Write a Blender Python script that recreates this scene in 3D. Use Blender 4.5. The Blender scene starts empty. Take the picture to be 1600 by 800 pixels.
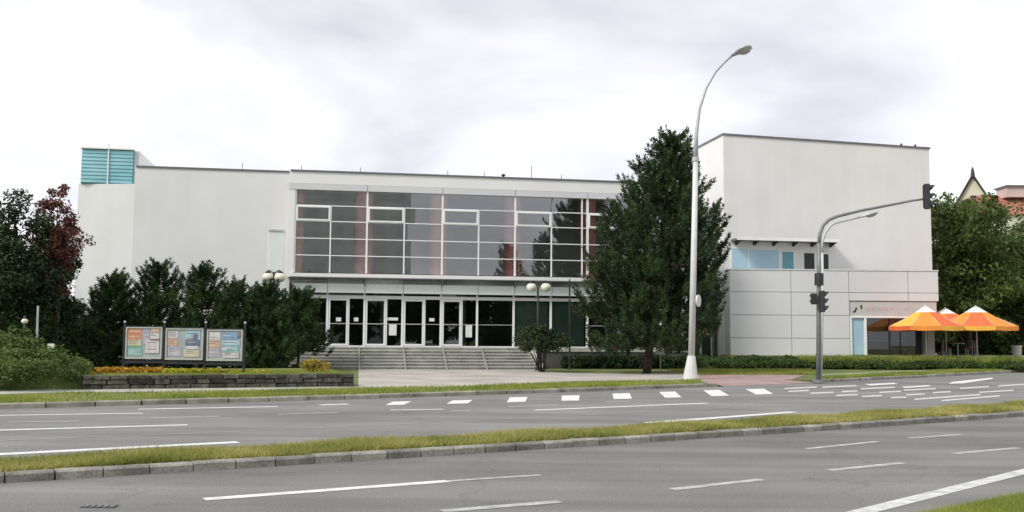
import bpy, math, random
import numpy as np
from mathutils import Vector, Matrix

R_ = math.radians
random.seed(7)
rng = np.random.default_rng(11)
SC = bpy.context.scene
COL = SC.collection

# ------------------------------------------------------------------ camera
FPX, CAMH = 1555.0, 1.6
PITCH, ROLL = math.atan(128 / FPX), R_(0.4)
CM = (Matrix.Rotation(math.pi / 2 + PITCH, 3, 'X') @ Matrix.Rotation(ROLL, 3, 'Z'))
cam = bpy.data.cameras.new('camera')
cam.sensor_width = 36.0
cam.lens = FPX / 1600 * 36
cam.clip_end = 3000
camo = bpy.data.objects.new('camera', cam)
COL.objects.link(camo)
camo.matrix_world = Matrix.Translation((0, 0, CAMH)) @ CM.to_4x4()
SC.camera = camo

# ------------------------------------------------------------------ sky, sun, exposure
SUN_EL, SUN_AZ = R_(42), R_(-128)       # azimuth from +Y, clockwise: sun behind the camera, to the left
W = bpy.data.worlds.new('World')
SC.world = W
W.use_nodes = True
nt = W.node_tree
nt.nodes.clear()
def wn(t, **k):
    n = nt.nodes.new(t)
    for a, b in k.items():
        setattr(n, a, b)
    return n
sky = wn('ShaderNodeTexSky', sky_type='NISHITA', sun_disc=False, sun_elevation=SUN_EL, sun_rotation=SUN_AZ)
bg1 = wn('ShaderNodeBackground'); bg1.inputs[1].default_value = 0.1
nt.links.new(sky.outputs[0], bg1.inputs[0])
tc = wn('ShaderNodeTexCoord')
sep = wn('ShaderNodeSeparateXYZ'); nt.links.new(tc.outputs['Generated'], sep.inputs[0])
zz = wn('ShaderNodeMath', operation='MAXIMUM'); zz.inputs[1].default_value = 0.0
nt.links.new(sep.outputs[2], zz.inputs[0])
za = wn('ShaderNodeMath', operation='ADD'); za.inputs[1].default_value = 0.30
nt.links.new(zz.outputs[0], za.inputs[0])
dx = wn('ShaderNodeMath', operation='DIVIDE'); dy = wn('ShaderNodeMath', operation='DIVIDE')
nt.links.new(sep.outputs[0], dx.inputs[0]); nt.links.new(za.outputs[0], dx.inputs[1])
nt.links.new(sep.outputs[1], dy.inputs[0]); nt.links.new(za.outputs[0], dy.inputs[1])
cmb = wn('ShaderNodeCombineXYZ'); nt.links.new(dx.outputs[0], cmb.inputs[0]); nt.links.new(dy.outputs[0], cmb.inputs[1])
ns = wn('ShaderNodeTexNoise'); ns.inputs['Scale'].default_value = 1.5; ns.inputs['Detail'].default_value = 7
ns.inputs['Roughness'].default_value = 0.48; ns.inputs['Distortion'].default_value = 0.25
nt.links.new(cmb.outputs[0], ns.inputs['Vector'])
cr = wn('ShaderNodeValToRGB')
cr.color_ramp.elements[0].position = 0.38; cr.color_ramp.elements[0].color = (0.47, 0.473, 0.51, 1)
cr.color_ramp.elements[1].position = 0.68; cr.color_ramp.elements[1].color = (0.86, 0.86, 0.865, 1)
e = cr.color_ramp.elements.new(0.52); e.color = (0.64, 0.643, 0.68, 1)
nt.links.new(ns.outputs[0], cr.inputs[0])
bg2 = wn('ShaderNodeBackground'); bg2.inputs[1].default_value = 0.95
nt.links.new(cr.outputs[0], bg2.inputs[0])
mx = wn('ShaderNodeMixShader'); mx.inputs[0].default_value = 0.93
nt.links.new(bg1.outputs[0], mx.inputs[1]); nt.links.new(bg2.outputs[0], mx.inputs[2])
wo = wn('ShaderNodeOutputWorld'); nt.links.new(mx.outputs[0], wo.inputs[0])

sun = bpy.data.lights.new('sun', 'SUN')
sun.energy = 1.5; sun.angle = R_(14); sun.color = (1.0, 0.96, 0.9)
suno = bpy.data.objects.new('sun', sun)
COL.objects.link(suno)
sd = Vector((math.sin(SUN_AZ) * math.cos(SUN_EL), math.cos(SUN_AZ) * math.cos(SUN_EL), math.sin(SUN_EL)))
suno.rotation_euler = sd.to_track_quat('Z', 'Y').to_euler()
VS = SC.view_settings
VS.view_transform = 'Standard'; VS.look = 'None'; VS.gamma = 1; VS.exposure = 0.72
VS.use_curve_mapping = False
SC.cycles.use_denoising = True
SC.cycles.max_bounces = 8
SC.cycles.transparent_max_bounces = 12
SC.cycles.sample_clamp_indirect = 6

# ------------------------------------------------------------------ where a picture point lies in the place
def ray(px, py):
    return CM @ Vector(((px - 800) / FPX, (400 - py) / FPX, -1))
def G(px, py, z=0.0):
    d = ray(px, py)
    t = (z - CAMH) / d.z
    return Vector((d.x * t, d.y * t, z))
def V(px, py, Y):
    d = ray(px, py)
    t = Y / d.y
    return Vector((d.x * t, Y, CAMH + d.z * t))
class Fr:
    """a wall's own frame: s along it to the right, o out of it, z up"""
    def __init__(self, O, phi):
        self.O = Vector(O); self.u = Vector((math.cos(phi), math.sin(phi), 0)); self.n = Vector((math.sin(phi), -math.cos(phi), 0)); self.phi = phi
    def pt(self, s, o, z):
        return self.O + self.u * s + self.n * o + Vector((0, 0, z))
    def sz(self, px, py, o=0.0):
        d = ray(px, py); c = Vector((0, 0, CAMH)); p0 = self.O + self.n * o
        t = (p0 - c).dot(self.n) / d.dot(self.n)
        p = c + d * t
        return (p - self.O).dot(self.u), p.z
    def s(self, px, py=430, o=0.0): return self.sz(px, py, o)[0]
    def z(self, px, py, o=0.0): return self.sz(px, py, o)[1]

# ------------------------------------------------------------------ materials
MATS = {}
def nodes_of(name):
    m = bpy.data.materials.new(name); m.use_nodes = True
    t = m.node_tree; t.nodes.clear()
    return m, t
def mat(name, col, rough=0.7, var=0.12, scale=3.0, metal=0.0, spec=0.35, bump=0.0, bscale=None, stretch=None, col2=None, detail=5, lo=0.35, hi=0.65, world=True, fine=0.0, fscale=60, orand=0.0):
    """plain surface: base colour with a noise of its own, optional fine relief"""
    m, t = nodes_of(name)
    L = t.links
    o = t.nodes.new('ShaderNodeOutputMaterial'); b = t.nodes.new('ShaderNodeBsdfPrincipled')
    L.new(b.outputs[0], o.inputs[0])
    b.inputs['Roughness'].default_value = rough; b.inputs['Metallic'].default_value = metal
    b.inputs['Specular IOR Level'].default_value = spec
    g = t.nodes.new('ShaderNodeNewGeometry') if world else t.nodes.new('ShaderNodeTexCoord')
    src = g.outputs['Position'] if world else g.outputs['Object']
    mp = t.nodes.new('ShaderNodeMapping')
    if stretch: mp.inputs['Rotation'].default_value = (0, 0, stretch[1]); mp.inputs['Scale'].default_value = stretch[0]
    L.new(src, mp.inputs[0])
    n = t.nodes.new('ShaderNodeTexNoise'); n.inputs['Scale'].default_value = scale; n.inputs['Detail'].default_value = detail
    L.new(mp.outputs[0], n.inputs['Vector'])
    r = t.nodes.new('ShaderNodeValToRGB')
    c2 = col2 or tuple(min(1, c * (1 + var)) for c in col); c1 = col if col2 else tuple(c * (1 - var) for c in col)
    r.color_ramp.elements[0].position = lo; r.color_ramp.elements[1].position = hi
    r.color_ramp.elements[0].color = (*c1, 1); r.color_ramp.elements[1].color = (*c2, 1)
    L.new(n.outputs[0], r.inputs[0])
    outc = r.outputs[0]
    if fine > 0:
        f = t.nodes.new('ShaderNodeTexNoise'); f.inputs['Scale'].default_value = fscale; f.inputs['Detail'].default_value = 2
        L.new(src, f.inputs['Vector'])
        mr = t.nodes.new('ShaderNodeMapRange'); mr.inputs[1].default_value = 0.3; mr.inputs[2].default_value = 0.7
        mr.inputs[3].default_value = 1 - fine; mr.inputs[4].default_value = 1 + fine
        L.new(f.outputs[0], mr.inputs[0])
        vm = t.nodes.new('ShaderNodeVectorMath'); vm.operation = 'SCALE'
        L.new(outc, vm.inputs[0]); L.new(mr.outputs[0], vm.inputs['Scale']); outc = vm.outputs[0]
    if orand > 0:
        oi = t.nodes.new('ShaderNodeObjectInfo'); mr2 = t.nodes.new('ShaderNodeMapRange'); mr2.inputs[3].default_value = 1 - orand; mr2.inputs[4].default_value = 1 + orand
        L.new(oi.outputs['Random'], mr2.inputs[0]); vm2 = t.nodes.new('ShaderNodeVectorMath'); vm2.operation = 'SCALE'
        L.new(outc, vm2.inputs[0]); L.new(mr2.outputs[0], vm2.inputs['Scale']); outc = vm2.outputs[0]
    L.new(outc, b.inputs['Base Color'])
    if bump > 0:
        n2 = t.nodes.new('ShaderNodeTexNoise'); n2.inputs['Scale'].default_value = bscale or scale * 8; n2.inputs['Detail'].default_value = 4
        L.new(src, n2.inputs['Vector'])
        bp = t.nodes.new('ShaderNodeBump'); bp.inputs['Strength'].default_value = bump; bp.inputs['Distance'].default_value = 0.02
        L.new(n2.outputs[0], bp.inputs['Height']); L.new(bp.outputs[0], b.inputs['Normal'])
    MATS[name] = m
    return m
def leafmat(name, c1, c2, c3=None, trans=0.25, nscale=0.9):
    """foliage: a tint of its own for each leaf, and patches of older and younger growth"""
    m, t = nodes_of(name); L = t.links
    o = t.nodes.new('ShaderNodeOutputMaterial'); b = t.nodes.new('ShaderNodeBsdfPrincipled'); b.inputs['Roughness'].default_value = 0.55
    b.inputs['Specular IOR Level'].default_value = 0.25
    g = t.nodes.new('ShaderNodeNewGeometry')
    n = t.nodes.new('ShaderNodeTexNoise'); n.inputs['Scale'].default_value = nscale; n.inputs['Detail'].default_value = 3
    L.new(g.outputs['Position'], n.inputs['Vector'])
    a = t.nodes.new('ShaderNodeMath'); a.operation = 'MULTIPLY_ADD'; a.inputs[1].default_value = 0.45
    L.new(g.outputs['Random Per Island'], a.inputs[0])
    s = t.nodes.new('ShaderNodeMath'); s.operation = 'MULTIPLY_ADD'; s.inputs[1].default_value = 1.4; s.inputs[2].default_value = -0.42
    L.new(n.outputs[0], s.inputs[0]); L.new(s.outputs[0], a.inputs[2])
    r = t.nodes.new('ShaderNodeValToRGB'); r.color_ramp.elements[0].position = 0.15; r.color_ramp.elements[1].position = 0.8
    r.color_ramp.elements[0].color = (*c1, 1); r.color_ramp.elements[1].color = (*c2, 1)
    if c3:
        e = r.color_ramp.elements.new(0.97); e.color = (*c3, 1)
    L.new(a.outputs[0], r.inputs[0]); L.new(r.outputs[0], b.inputs['Base Color'])
    tr = t.nodes.new('ShaderNodeBsdfTranslucent'); L.new(r.outputs[0], tr.inputs[0])
    mxs = t.nodes.new('ShaderNodeMixShader'); mxs.inputs[0].default_value = trans
    L.new(b.outputs[0], mxs.inputs[1]); L.new(tr.outputs[0], mxs.inputs[2]); L.new(mxs.outputs[0], o.inputs[0])
    MATS[name] = m
    return m
def glassmat(name, tint, refl, rcol=(0.95, 0.97, 1.0), rough=0.0):
    """a thin coated pane: part mirror, part tinted clear"""
    m, t = nodes_of(name); L = t.links
    o = t.nodes.new('ShaderNodeOutputMaterial')
    tr = t.nodes.new('ShaderNodeBsdfTransparent'); tr.inputs[0].default_value = (*tint, 1)
    gl = t.nodes.new('ShaderNodeBsdfGlossy'); gl.inputs[0].default_value = (*rcol, 1); gl.inputs['Roughness'].default_value = rough
    fr = t.nodes.new('ShaderNodeFresnel'); fr.inputs[0].default_value = 1.5
    ad = t.nodes.new('ShaderNodeMath'); ad.operation = 'ADD'; ad.inputs[1].default_value = refl; ad.use_clamp = True
    L.new(fr.outputs[0], ad.inputs[0])
    mxs = t.nodes.new('ShaderNodeMixShader'); L.new(ad.outputs[0], mxs.inputs[0])
    L.new(tr.outputs[0], mxs.inputs[1]); L.new(gl.outputs[0], mxs.inputs[2]); L.new(mxs.outputs[0], o.inputs[0])
    MATS[name] = m
    return m

ROADDIR = R_(-36)
def asphalt(name, c1, c2):
    """worn asphalt: wheel tracks along the road, repaired patches, stains, cracks, stone chips"""
    m = mat(name, c1, 0.85, 0.0, 0.5, col2=c2, stretch=((0.16, 2.2, 1), ROADDIR), bump=0.35, bscale=60, fine=0.22, fscale=38, detail=8, lo=0.28, hi=0.72)
    t = m.node_tree; L = t.links; b = next(n for n in t.nodes if n.type == 'BSDF_PRINCIPLED')
    cur = b.inputs['Base Color'].links[0].from_socket
    g = t.nodes.new('ShaderNodeNewGeometry')
    def mul(fac):
        nonlocal cur
        v = t.nodes.new('ShaderNodeVectorMath'); v.operation = 'SCALE'; L.new(cur, v.inputs[0]); L.new(fac, v.inputs['Scale']); cur = v.outputs[0]
    def rng_(src, a, b_, c, d):
        mr = t.nodes.new('ShaderNodeMapRange'); mr.interpolation_type = 'SMOOTHSTEP'
        for k, x in zip((1, 2, 3, 4), (a, b_, c, d)): mr.inputs[k].default_value = x
        L.new(src, mr.inputs[0]); return mr.outputs[0]
    n1 = t.nodes.new('ShaderNodeTexNoise'); n1.inputs['Scale'].default_value = 0.35; n1.inputs['Detail'].default_value = 6; L.new(g.outputs['Position'], n1.inputs['Vector'])
    mul(rng_(n1.outputs[0], 0.35, 0.68, 0.88, 1.10))
    n2 = t.nodes.new('ShaderNodeTexNoise'); n2.inputs['Scale'].default_value = 1.6; n2.inputs['Detail'].default_value = 4; L.new(g.outputs['Position'], n2.inputs['Vector'])
    mul(rng_(n2.outputs[0], 0.62, 0.74, 1.0, 0.84))
    ds = t.nodes.new('ShaderNodeVectorMath'); ds.operation = 'MULTIPLY_ADD'; ds.inputs[1].default_value = (.8, .8, .8)
    L.new(n2.outputs['Color'], ds.inputs[0]); L.new(g.outputs['Position'], ds.inputs[2])
    vo = t.nodes.new('ShaderNodeTexVoronoi'); vo.feature = 'DISTANCE_TO_EDGE'; vo.inputs['Scale'].default_value = 0.22; L.new(ds.outputs[0], vo.inputs['Vector'])
    mul(rng_(vo.outputs['Distance'], 0.002, 0.008, 0.86, 1.0))
    L.new(cur, b.inputs['Base Color'])
asphalt('asphalt', (0.140, 0.139, 0.130), (0.238, 0.236, 0.220))
asphalt('asphalt_far', (0.165, 0.165, 0.153), (0.262, 0.26, 0.245))
mat('road_paint', (0.62, 0.62, 0.60), 0.7, 0.0, 5, col2=(0.82, 0.82, 0.80), fine=0.08, fscale=25)
mat('road_paint_mid', (0.45, 0.45, 0.44), 0.75, 0.0, 5, col2=(0.68, 0.68, 0.66), fine=0.12, fscale=25)
mat('road_paint_worn', (0.34, 0.34, 0.33), 0.75, 0.0, 6, col2=(0.52, 0.52, 0.5), fine=0.15, fscale=25)
mat('tar_seam', (0.30, 0.30, 0.29), 0.8, 0.0, 3, col2=(0.42, 0.42, 0.41))
mat('kerb_stone', (0.19, 0.185, 0.16), 0.85, 0.0, 4, col2=(0.32, 0.31, 0.27), bump=0.5, bscale=30, fine=0.2, fscale=30, orand=0.28)
mat('kerb_stone_pale', (0.23, 0.215, 0.17), 0.85, 0.0, 3, col2=(0.38, 0.36, 0.30), bump=0.4, bscale=30, fine=0.15, orand=0.15)
mat('soil_grass', (0.11, 0.12, 0.035), 0.95, 0.0, 0.9, col2=(0.28, 0.22, 0.10), bump=0.5, bscale=25, fine=0.3, fscale=18)
mat('lawn', (0.10, 0.15, 0.04), 0.95, 0.0, 0.8, col2=(0.19, 0.2, 0.07), bump=0.5, bscale=20, fine=0.3, fscale=14)
mat('paving', (0.36, 0.34, 0.30), 0.85, 0.0, 0.5, col2=(0.50, 0.465, 0.415), bump=0.2, bscale=30, fine=0.12, fscale=9)
mat('paving_red', (0.33, 0.22, 0.20), 0.85, 0.0, 1.2, col2=(0.42, 0.30, 0.28), bump=0.2, bscale=30, fine=0.12, fscale=14)
mat('path', (0.36, 0.36, 0.31), 0.85, 0.0, 0.8, col2=(0.5, 0.5, 0.44), fine=0.12, fscale=12)
mat('render_white', (0.755, 0.755, 0.75), 0.8, 0.018, 1.0, bump=0.15, bscale=25, stretch=((1.3, 1.3, 0.09), 0), fine=0.03, fscale=.5, detail=8)
mat('render_warm', (0.755, 0.745, 0.73), 0.8, 0.018, 1.0, bump=0.15, bscale=25, stretch=((1.3, 1.3, 0.09), 0), fine=0.03, fscale=.5, detail=8)
mat('fascia_white', (0.80, 0.80, 0.78), 0.6, 0.025, 0.4)
mat('panel_grey', (0.64, 0.645, 0.655), 0.5, 0.03, 0.5, spec=0.4)
mat('white_frame', (0.84, 0.85, 0.84), 0.45, 0.03, 2)
mat('dark_metal', (0.035, 0.037, 0.04), 0.5, 0.15, 4)
mat('coping', (0.17, 0.17, 0.18), 0.5, 0.1, 3, metal=0.3)
mat('galv', (0.50, 0.51, 0.51), 0.5, 0.08, 3, metal=0.25)
mat('galv_pale', (0.66, 0.67, 0.66), 0.55, 0.06, 3, metal=0.1)
mat('grey_steel', (0.22, 0.24, 0.235), 0.5, 0.12, 3, metal=0.3)
mat('joint_dark', (0.45, 0.45, 0.46), 0.8, 0.1, 3)
mat('interior_wall', (0.45, 0.47, 0.45), 0.8, 0.08, 1)
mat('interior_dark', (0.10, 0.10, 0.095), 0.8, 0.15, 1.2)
mat('interior_floor', (0.22, 0.21, 0.19), 0.5, 0.1, 1)
mat('red_paint', (0.88, 0.40, 0.38), 0.5, 0.08, 2)
mat('frosted', (0.72, 0.78, 0.75), 0.35, 0.04, 0.7, spec=0.5)
mat('teal_glass', (0.20, 0.47, 0.53), 0.18, 0.0, 0.8, col2=(0.32, 0.60, 0.65), spec=0.5)
mat('teal_dark', (0.13, 0.33, 0.37), 0.3, 0.15, 1)
mat('blue_glass', (0.30, 0.47, 0.60), 0.15, 0.0, 0.5, col2=(0.40, 0.58, 0.68), spec=0.6)
mat('blind_green', (0.30, 0.40, 0.35), 0.7, 0.06, 2)
mat('stone_step', (0.36, 0.36, 0.33), 0.85, 0.0, 1.5, col2=(0.48, 0.48, 0.45), bump=0.3, bscale=25, fine=0.12, fscale=12)
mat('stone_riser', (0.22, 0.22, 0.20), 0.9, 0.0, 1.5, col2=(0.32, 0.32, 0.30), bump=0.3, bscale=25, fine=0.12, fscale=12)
mat('plinth_dark', (0.09, 0.09, 0.085), 0.9, 0.2, 1.2, bump=0.4, bscale=12)
mat('paper', (0.74, 0.76, 0.70), 0.8, 0.05, 5)
mat('bark', (0.06, 0.045, 0.032), 0.95, 0.3, 8, bump=0.8, bscale=20)
mat('globe', (0.80, 0.76, 0.62), 0.3, 0.03, 5, spec=0.5)
mat('lens_grey', (0.42, 0.43, 0.42), 0.2, 0.05, 5, spec=0.6)
mat('lens_red', (0.13, 0.015, 0.012), 0.25, 0.1, 5)
mat('lens_amber', (0.15, 0.07, 0.01), 0.25, 0.1, 5)
mat('lens_green', (0.012, 0.09, 0.05), 0.25, 0.1, 5)
mat('wall_stone', (0.04, 0.039, 0.028), 0.95, 0.0, 5, col2=(0.115, 0.11, 0.085), bump=0.8, bscale=25, fine=0.3, fscale=12, orand=0.5)
mat('earth_dark', (0.03, 0.027, 0.02), 0.95, 0.2, 5)
mat('canopy_orange', (0.80, 0.28, 0.05), 0.8, 0.07, 2)
mat('canopy_yellow', (0.85, 0.46, 0.07), 0.8, 0.07, 2)
mat('canopy_red', (0.75, 0.15, 0.05), 0.8, 0.07, 2)
mat('canopy_white', (0.80, 0.76, 0.74), 0.8, 0.05, 2)
mat('tile_red', (0.32, 0.11, 0.075), 0.85, 0.0, 2.0, col2=(0.44, 0.19, 0.14), bump=0.4, bscale=10, fine=0.15, fscale=5)
mat('plaster_cream', (0.62, 0.62, 0.48), 0.85, 0.06, 0.6)
mat('plaster_pink', (0.60, 0.48, 0.45), 0.85, 0.06, 0.6)
mat('added_block_window', (0.56, 0.60, 0.60), 0.3, 0.1, 1)
mat('added_block_grey', (0.68, 0.72, 0.72), 0.85, 0.06, 0.6)
mat('slate', (0.06, 0.06, 0.065), 0.7, 0.2, 2)
mat('tabletop', (0.55, 0.5, 0.42), 0.5, 0.1, 4)
mat('chair_brown', (0.22, 0.06, 0.035), 0.6, 0.15, 4)
for nm, c in dict(orange=(0.75, 0.24, 0.03), cream=(0.74, 0.68, 0.42), green=(0.12, 0.40, 0.16), teal=(0.22, 0.58, 0.55), white=(0.76, 0.74, 0.74), lilac=(0.52, 0.50, 0.60), peach=(0.74, 0.42, 0.24), navy=(0.04, 0.09, 0.20), sky=(0.36, 0.62, 0.76), blue=(0.14, 0.36, 0.62), brown=(0.25, 0.12, 0.09)).items():
    mat('print_' + nm, tuple(x * .66 + .12 for x in c), 0.6, 0.12, 6)
mat('board_back', (0.36, 0.41, 0.41), 0.6, 0.06, 4)
mat('board_frame', (0.52, 0.53, 0.48), 0.5, 0.05, 4, metal=0.2)
mat('sign_red', (0.50, 0.38, 0.39), 0.6, 0.05, 4)
mat('sign_yellow', (0.80, 0.74, 0.2), 0.6, 0.05, 4)
mat('sign_strip', (0.50, 0.50, 0.49), 0.5, 0.04, 2)
leafmat('needles', (0.016, 0.032, 0.013), (0.075, 0.12, 0.042), (0.17, 0.22, 0.08), 0.2, 0.9)
leafmat('needles_row', (0.018, 0.034, 0.014), (0.078, 0.13, 0.042), (0.18, 0.235, 0.08), 0.2, 1.1)
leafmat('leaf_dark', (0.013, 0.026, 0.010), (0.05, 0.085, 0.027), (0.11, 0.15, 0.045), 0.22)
leafmat('leaf_green', (0.045, 0.08, 0.02), (0.165, 0.22, 0.058), (0.30, 0.34, 0.13), 0.3, 0.7)
leafmat('leaf_purple', (0.08, 0.035, 0.028), (0.25, 0.10, 0.07), (0.10, 0.12, 0.045), 0.25, 1.1)
leafmat('leaf_bush', (0.06, 0.10, 0.025), (0.16, 0.22, 0.06), (0.27, 0.31, 0.11), 0.3, 1.2)
leafmat('leaf_cover', (0.03, 0.06, 0.015), (0.09, 0.145, 0.035), (0.2, 0.22, 0.07), 0.25, 0.9)
leafmat('blade', (0.19, 0.24, 0.045), (0.56, 0.50, 0.18), (0.74, 0.58, 0.34), 0.4, 0.8)
leafmat('blade_lush', (0.16, 0.235, 0.035), (0.40, 0.43, 0.10), (0.58, 0.50, 0.22), 0.35, 0.6)
leafmat('petal', (0.10, 0.14, 0.03), (0.80, 0.38, 0.03), (0.86, 0.74, 0.18), 0.2, 5.0)
leafmat('petal_bush', (0.10, 0.13, 0.02), (0.60, 0.42, 0.05), (0.65, 0.16, 0.05), 0.2, 4.0)
leafmat('petal_yellow', (0.30, 0.30, 0.03), (0.62, 0.55, 0.05), (0.75, 0.70, 0.2), 0.2, 0.7)
glassmat('pane_upper', (0.94, 0.97, 0.95), 0.22, (0.93, 0.95, 0.95))
glassmat('pane_lower', (0.60, 0.66, 0.64), 0.06)
glassmat('pane_link', (0.28, 0.42, 0.38), 0.05)
glassmat('pane_shop', (0.6, 0.64, 0.62), 0.06)

# ------------------------------------------------------------------ mesh builders
ORG = {}
class MB:
    def __init__(self): self.v = []; self.f = []; self.m = []; self.mi = 0
    def add(self, vs, fs):
        b = len(self.v); self.v += [tuple(p) for p in vs]; self.f += [tuple(b + i for i in f) for f in fs]; self.m += [self.mi] * len(fs)
        return self
    def hexa(self, p):          # 8 points: bottom ring 0-3, top ring 4-7
        return self.add(p, [(3, 2, 1, 0), (4, 5, 6, 7), (0, 1, 5, 4), (1, 2, 6, 5), (2, 3, 7, 6), (3, 0, 4, 7)])
    def box(self, x0, x1, y0, y1, z0, z1):
        return self.hexa([(x0, y0, z0), (x1, y0, z0), (x1, y1, z0), (x0, y1, z0), (x0, y0, z1), (x1, y0, z1), (x1, y1, z1), (x0, y1, z1)])
    def fbox(self, fr, s0, s1, o0, o1, z0, z1):   # o1 is the outer side
        if s1 < s0: s0, s1 = s1, s0
        q = [(s0, o1), (s1, o1), (s1, o0), (s0, o0)]
        return self.hexa([fr.pt(s, o, z0) for s, o in q] + [fr.pt(s, o, z1) for s, o in q])
    def tube(self, pts, rad, seg=10, cap=True):
        pts = [Vector(p) for p in pts]
        if not hasattr(rad, '__len__'): rad = [rad] * len(pts)
        vs, fs = [], []
        up = Vector((0, 0, 1))
        prev = None
        for i, p in enumerate(pts):
            d = (pts[min(i + 1, len(pts) - 1)] - pts[max(i - 1, 0)]).normalized()
            a = prev if prev is not None else (Vector((1, 0, 0)) if abs(d.z) > 0.9 else up)
            x = (a - d * a.dot(d)).normalized(); y = d.cross(x); prev = x
            for k in range(seg):
                t = 2 * math.pi * k / seg
                vs.append(p + (x * math.cos(t) + y * math.sin(t)) * rad[i])
        for i in range(len(pts) - 1):
            for k in range(seg):
                a = i * seg + k; b = i * seg + (k + 1) % seg
                fs.append((a, b, b + seg, a + seg))
        if cap:
            fs.append(tuple(range(seg - 1, -1, -1))); n = (len(pts) - 1) * seg; fs.append(tuple(range(n, n + seg)))
        return self.add(vs, fs)
    def lathe(self, c, prof, seg=16):
        return self.tube([(c[0], c[1], c[2] + z) for r, z in prof], [max(r, 1e-3) for r, z in prof], seg)
    def poly(self, pts, z0, z1=None):
        n = len(pts)
        if z1 is None: return self.add([(p[0], p[1], z0) for p in pts], [tuple(range(n))])
        return self.add([(p[0], p[1], z0) for p in pts] + [(p[0], p[1], z1) for p in pts], [tuple(range(n - 1, -1, -1)), tuple(range(n, 2 * n))] + [(i, (i + 1) % n, n + (i + 1) % n, n + i) for i in range(n)])
    def ball(self, c, r, seg=14, rings=9, sz=1.0):
        prof = [(r * math.sin(math.pi * i / rings), -r * sz * math.cos(math.pi * i / rings)) for i in range(rings + 1)]
        return self.lathe(c, prof, seg)
    def build(self, name, mats, parent=None, smooth=False, bevel=0.0, org=None):
        po = ORG[parent.name] if parent else Vector((0, 0, 0))
        v = np.array(self.v, float)
        if org is None:
            o = Vector((v.min(0) + v.max(0)) / 2)
            if not parent: o.z = v[:, 2].min()
        else: o = Vector(org)
        me = bpy.data.meshes.new(name)
        me.from_pydata([tuple(p) for p in (v - np.array(o))], [], self.f)
        for mm in ([mats] if isinstance(mats, str) else mats): me.materials.append(MATS[mm])
        if len(me.materials) > 1: me.polygons.foreach_set('material_index', self.m)
        if smooth: me.shade_smooth()
        me.validate(); me.update()
        ob = bpy.data.objects.new(name, me); COL.objects.link(ob)
        if parent: ob.parent = parent
        ob.location = o - po
        ORG[ob.name] = o
        if bevel > 0:
            bm = ob.modifiers.new('bevel', 'BEVEL'); bm.width = bevel; bm.segments = 2; bm.limit_method = 'ANGLE'
        return ob
def tag(o, label=None, cat=None, group=None, kind=None):
    if label: o['label'] = label
    if cat: o['category'] = cat
    if group: o['group'] = group
    if kind: o['kind'] = kind
    return o
def empty(name, loc, parent=None):
    o = bpy.data.objects.new(name, None); COL.objects.link(o); o.empty_display_size = 0.3
    loc = Vector(loc)
    if parent: o.parent = parent; o.location = loc - ORG[parent.name]
    else: o.location = loc
    ORG[o.name] = loc
    return o
def piece(mesh, name, parent, loc, rz=0.0, scale=(1, 1, 1), rx=0.0):
    o = bpy.data.objects.new(name, mesh); COL.objects.link(o)
    o.parent = parent; o.location = Vector(loc) - (ORG[parent.name] if parent else Vector())
    o.rotation_euler = (rx, 0, rz); o.scale = scale
    ORG[o.name] = Vector(loc)
    return o
def copy_tree(o, loc, rz=0.0, sc=1.0):
    c = o.copy(); COL.objects.link(c); c.location = loc; c.rotation_euler[2] = rz; c.scale = (sc, sc, sc)
    ORG[c.name] = Vector(loc)
    for ch in list(o.children):
        k = ch.copy(); COL.objects.link(k); k.parent = c
        for g in list(ch.children):
            h = g.copy(); COL.objects.link(h); h.parent = k
    return c
def raw_mesh(name, V_, tri, mats, parent=None, org=None, per=3):
    """big soups of small faces: V_ (n*per,3)"""
    me = bpy.data.meshes.new(name)
    n = len(V_) // per
    o = np.array(org if org is not None else (0, 0, 0), float)
    vv = (V_ - o).astype(np.float32)
    me.vertices.add(len(vv)); me.vertices.foreach_set('co', vv.ravel())
    me.loops.add(n * per); me.loops.foreach_set('vertex_index', np.arange(n * per, dtype=np.int32))
    me.polygons.add(n); me.polygons.foreach_set('loop_start', np.arange(0, n * per, per, dtype=np.int32))
    me.polygons.foreach_set('loop_total', np.full(n, per, dtype=np.int32))
    me.materials.append(MATS[mats])
    me.update(calc_edges=True); me.validate()
    ob = bpy.data.objects.new(name, me); COL.objects.link(ob)
    if parent: ob.parent = parent; ob.location = Vector(o) - ORG[parent.name]
    else: ob.location = o
    ORG[ob.name] = Vector(o)
    return ob
def unit(a): return a / np.maximum(np.linalg.norm(a, axis=-1, keepdims=True), 1e-9)
def needles(cen, axis, n, ln, wd, spread, fan=0.9):
    """shoots like bottle brushes: n narrow triangles set along each shoot, pointing forward and out"""
    k = len(cen)
    c = np.repeat(cen, n, 0); a = np.repeat(unit(axis), n, 0)
    t = rng.uniform(-1, 1, (k * n, 1))
    w = rng.normal(size=(k * n, 3)); w = unit(w - a * (w * a).sum(1, keepdims=True))
    d = unit(a * (0.55 + 0.5 * (t > .6)) + fan * w * (1 - .5 * (t > .6)))
    b = c + a * t * spread + w * 0.02
    s = unit(np.cross(d, rng.normal(size=(k * n, 3))))
    L = ln * rng.uniform(0.6, 1.2, (k * n, 1))
    return np.stack([b - s * wd, b + s * wd, b + d * L], 1).reshape(-1, 3)
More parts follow.
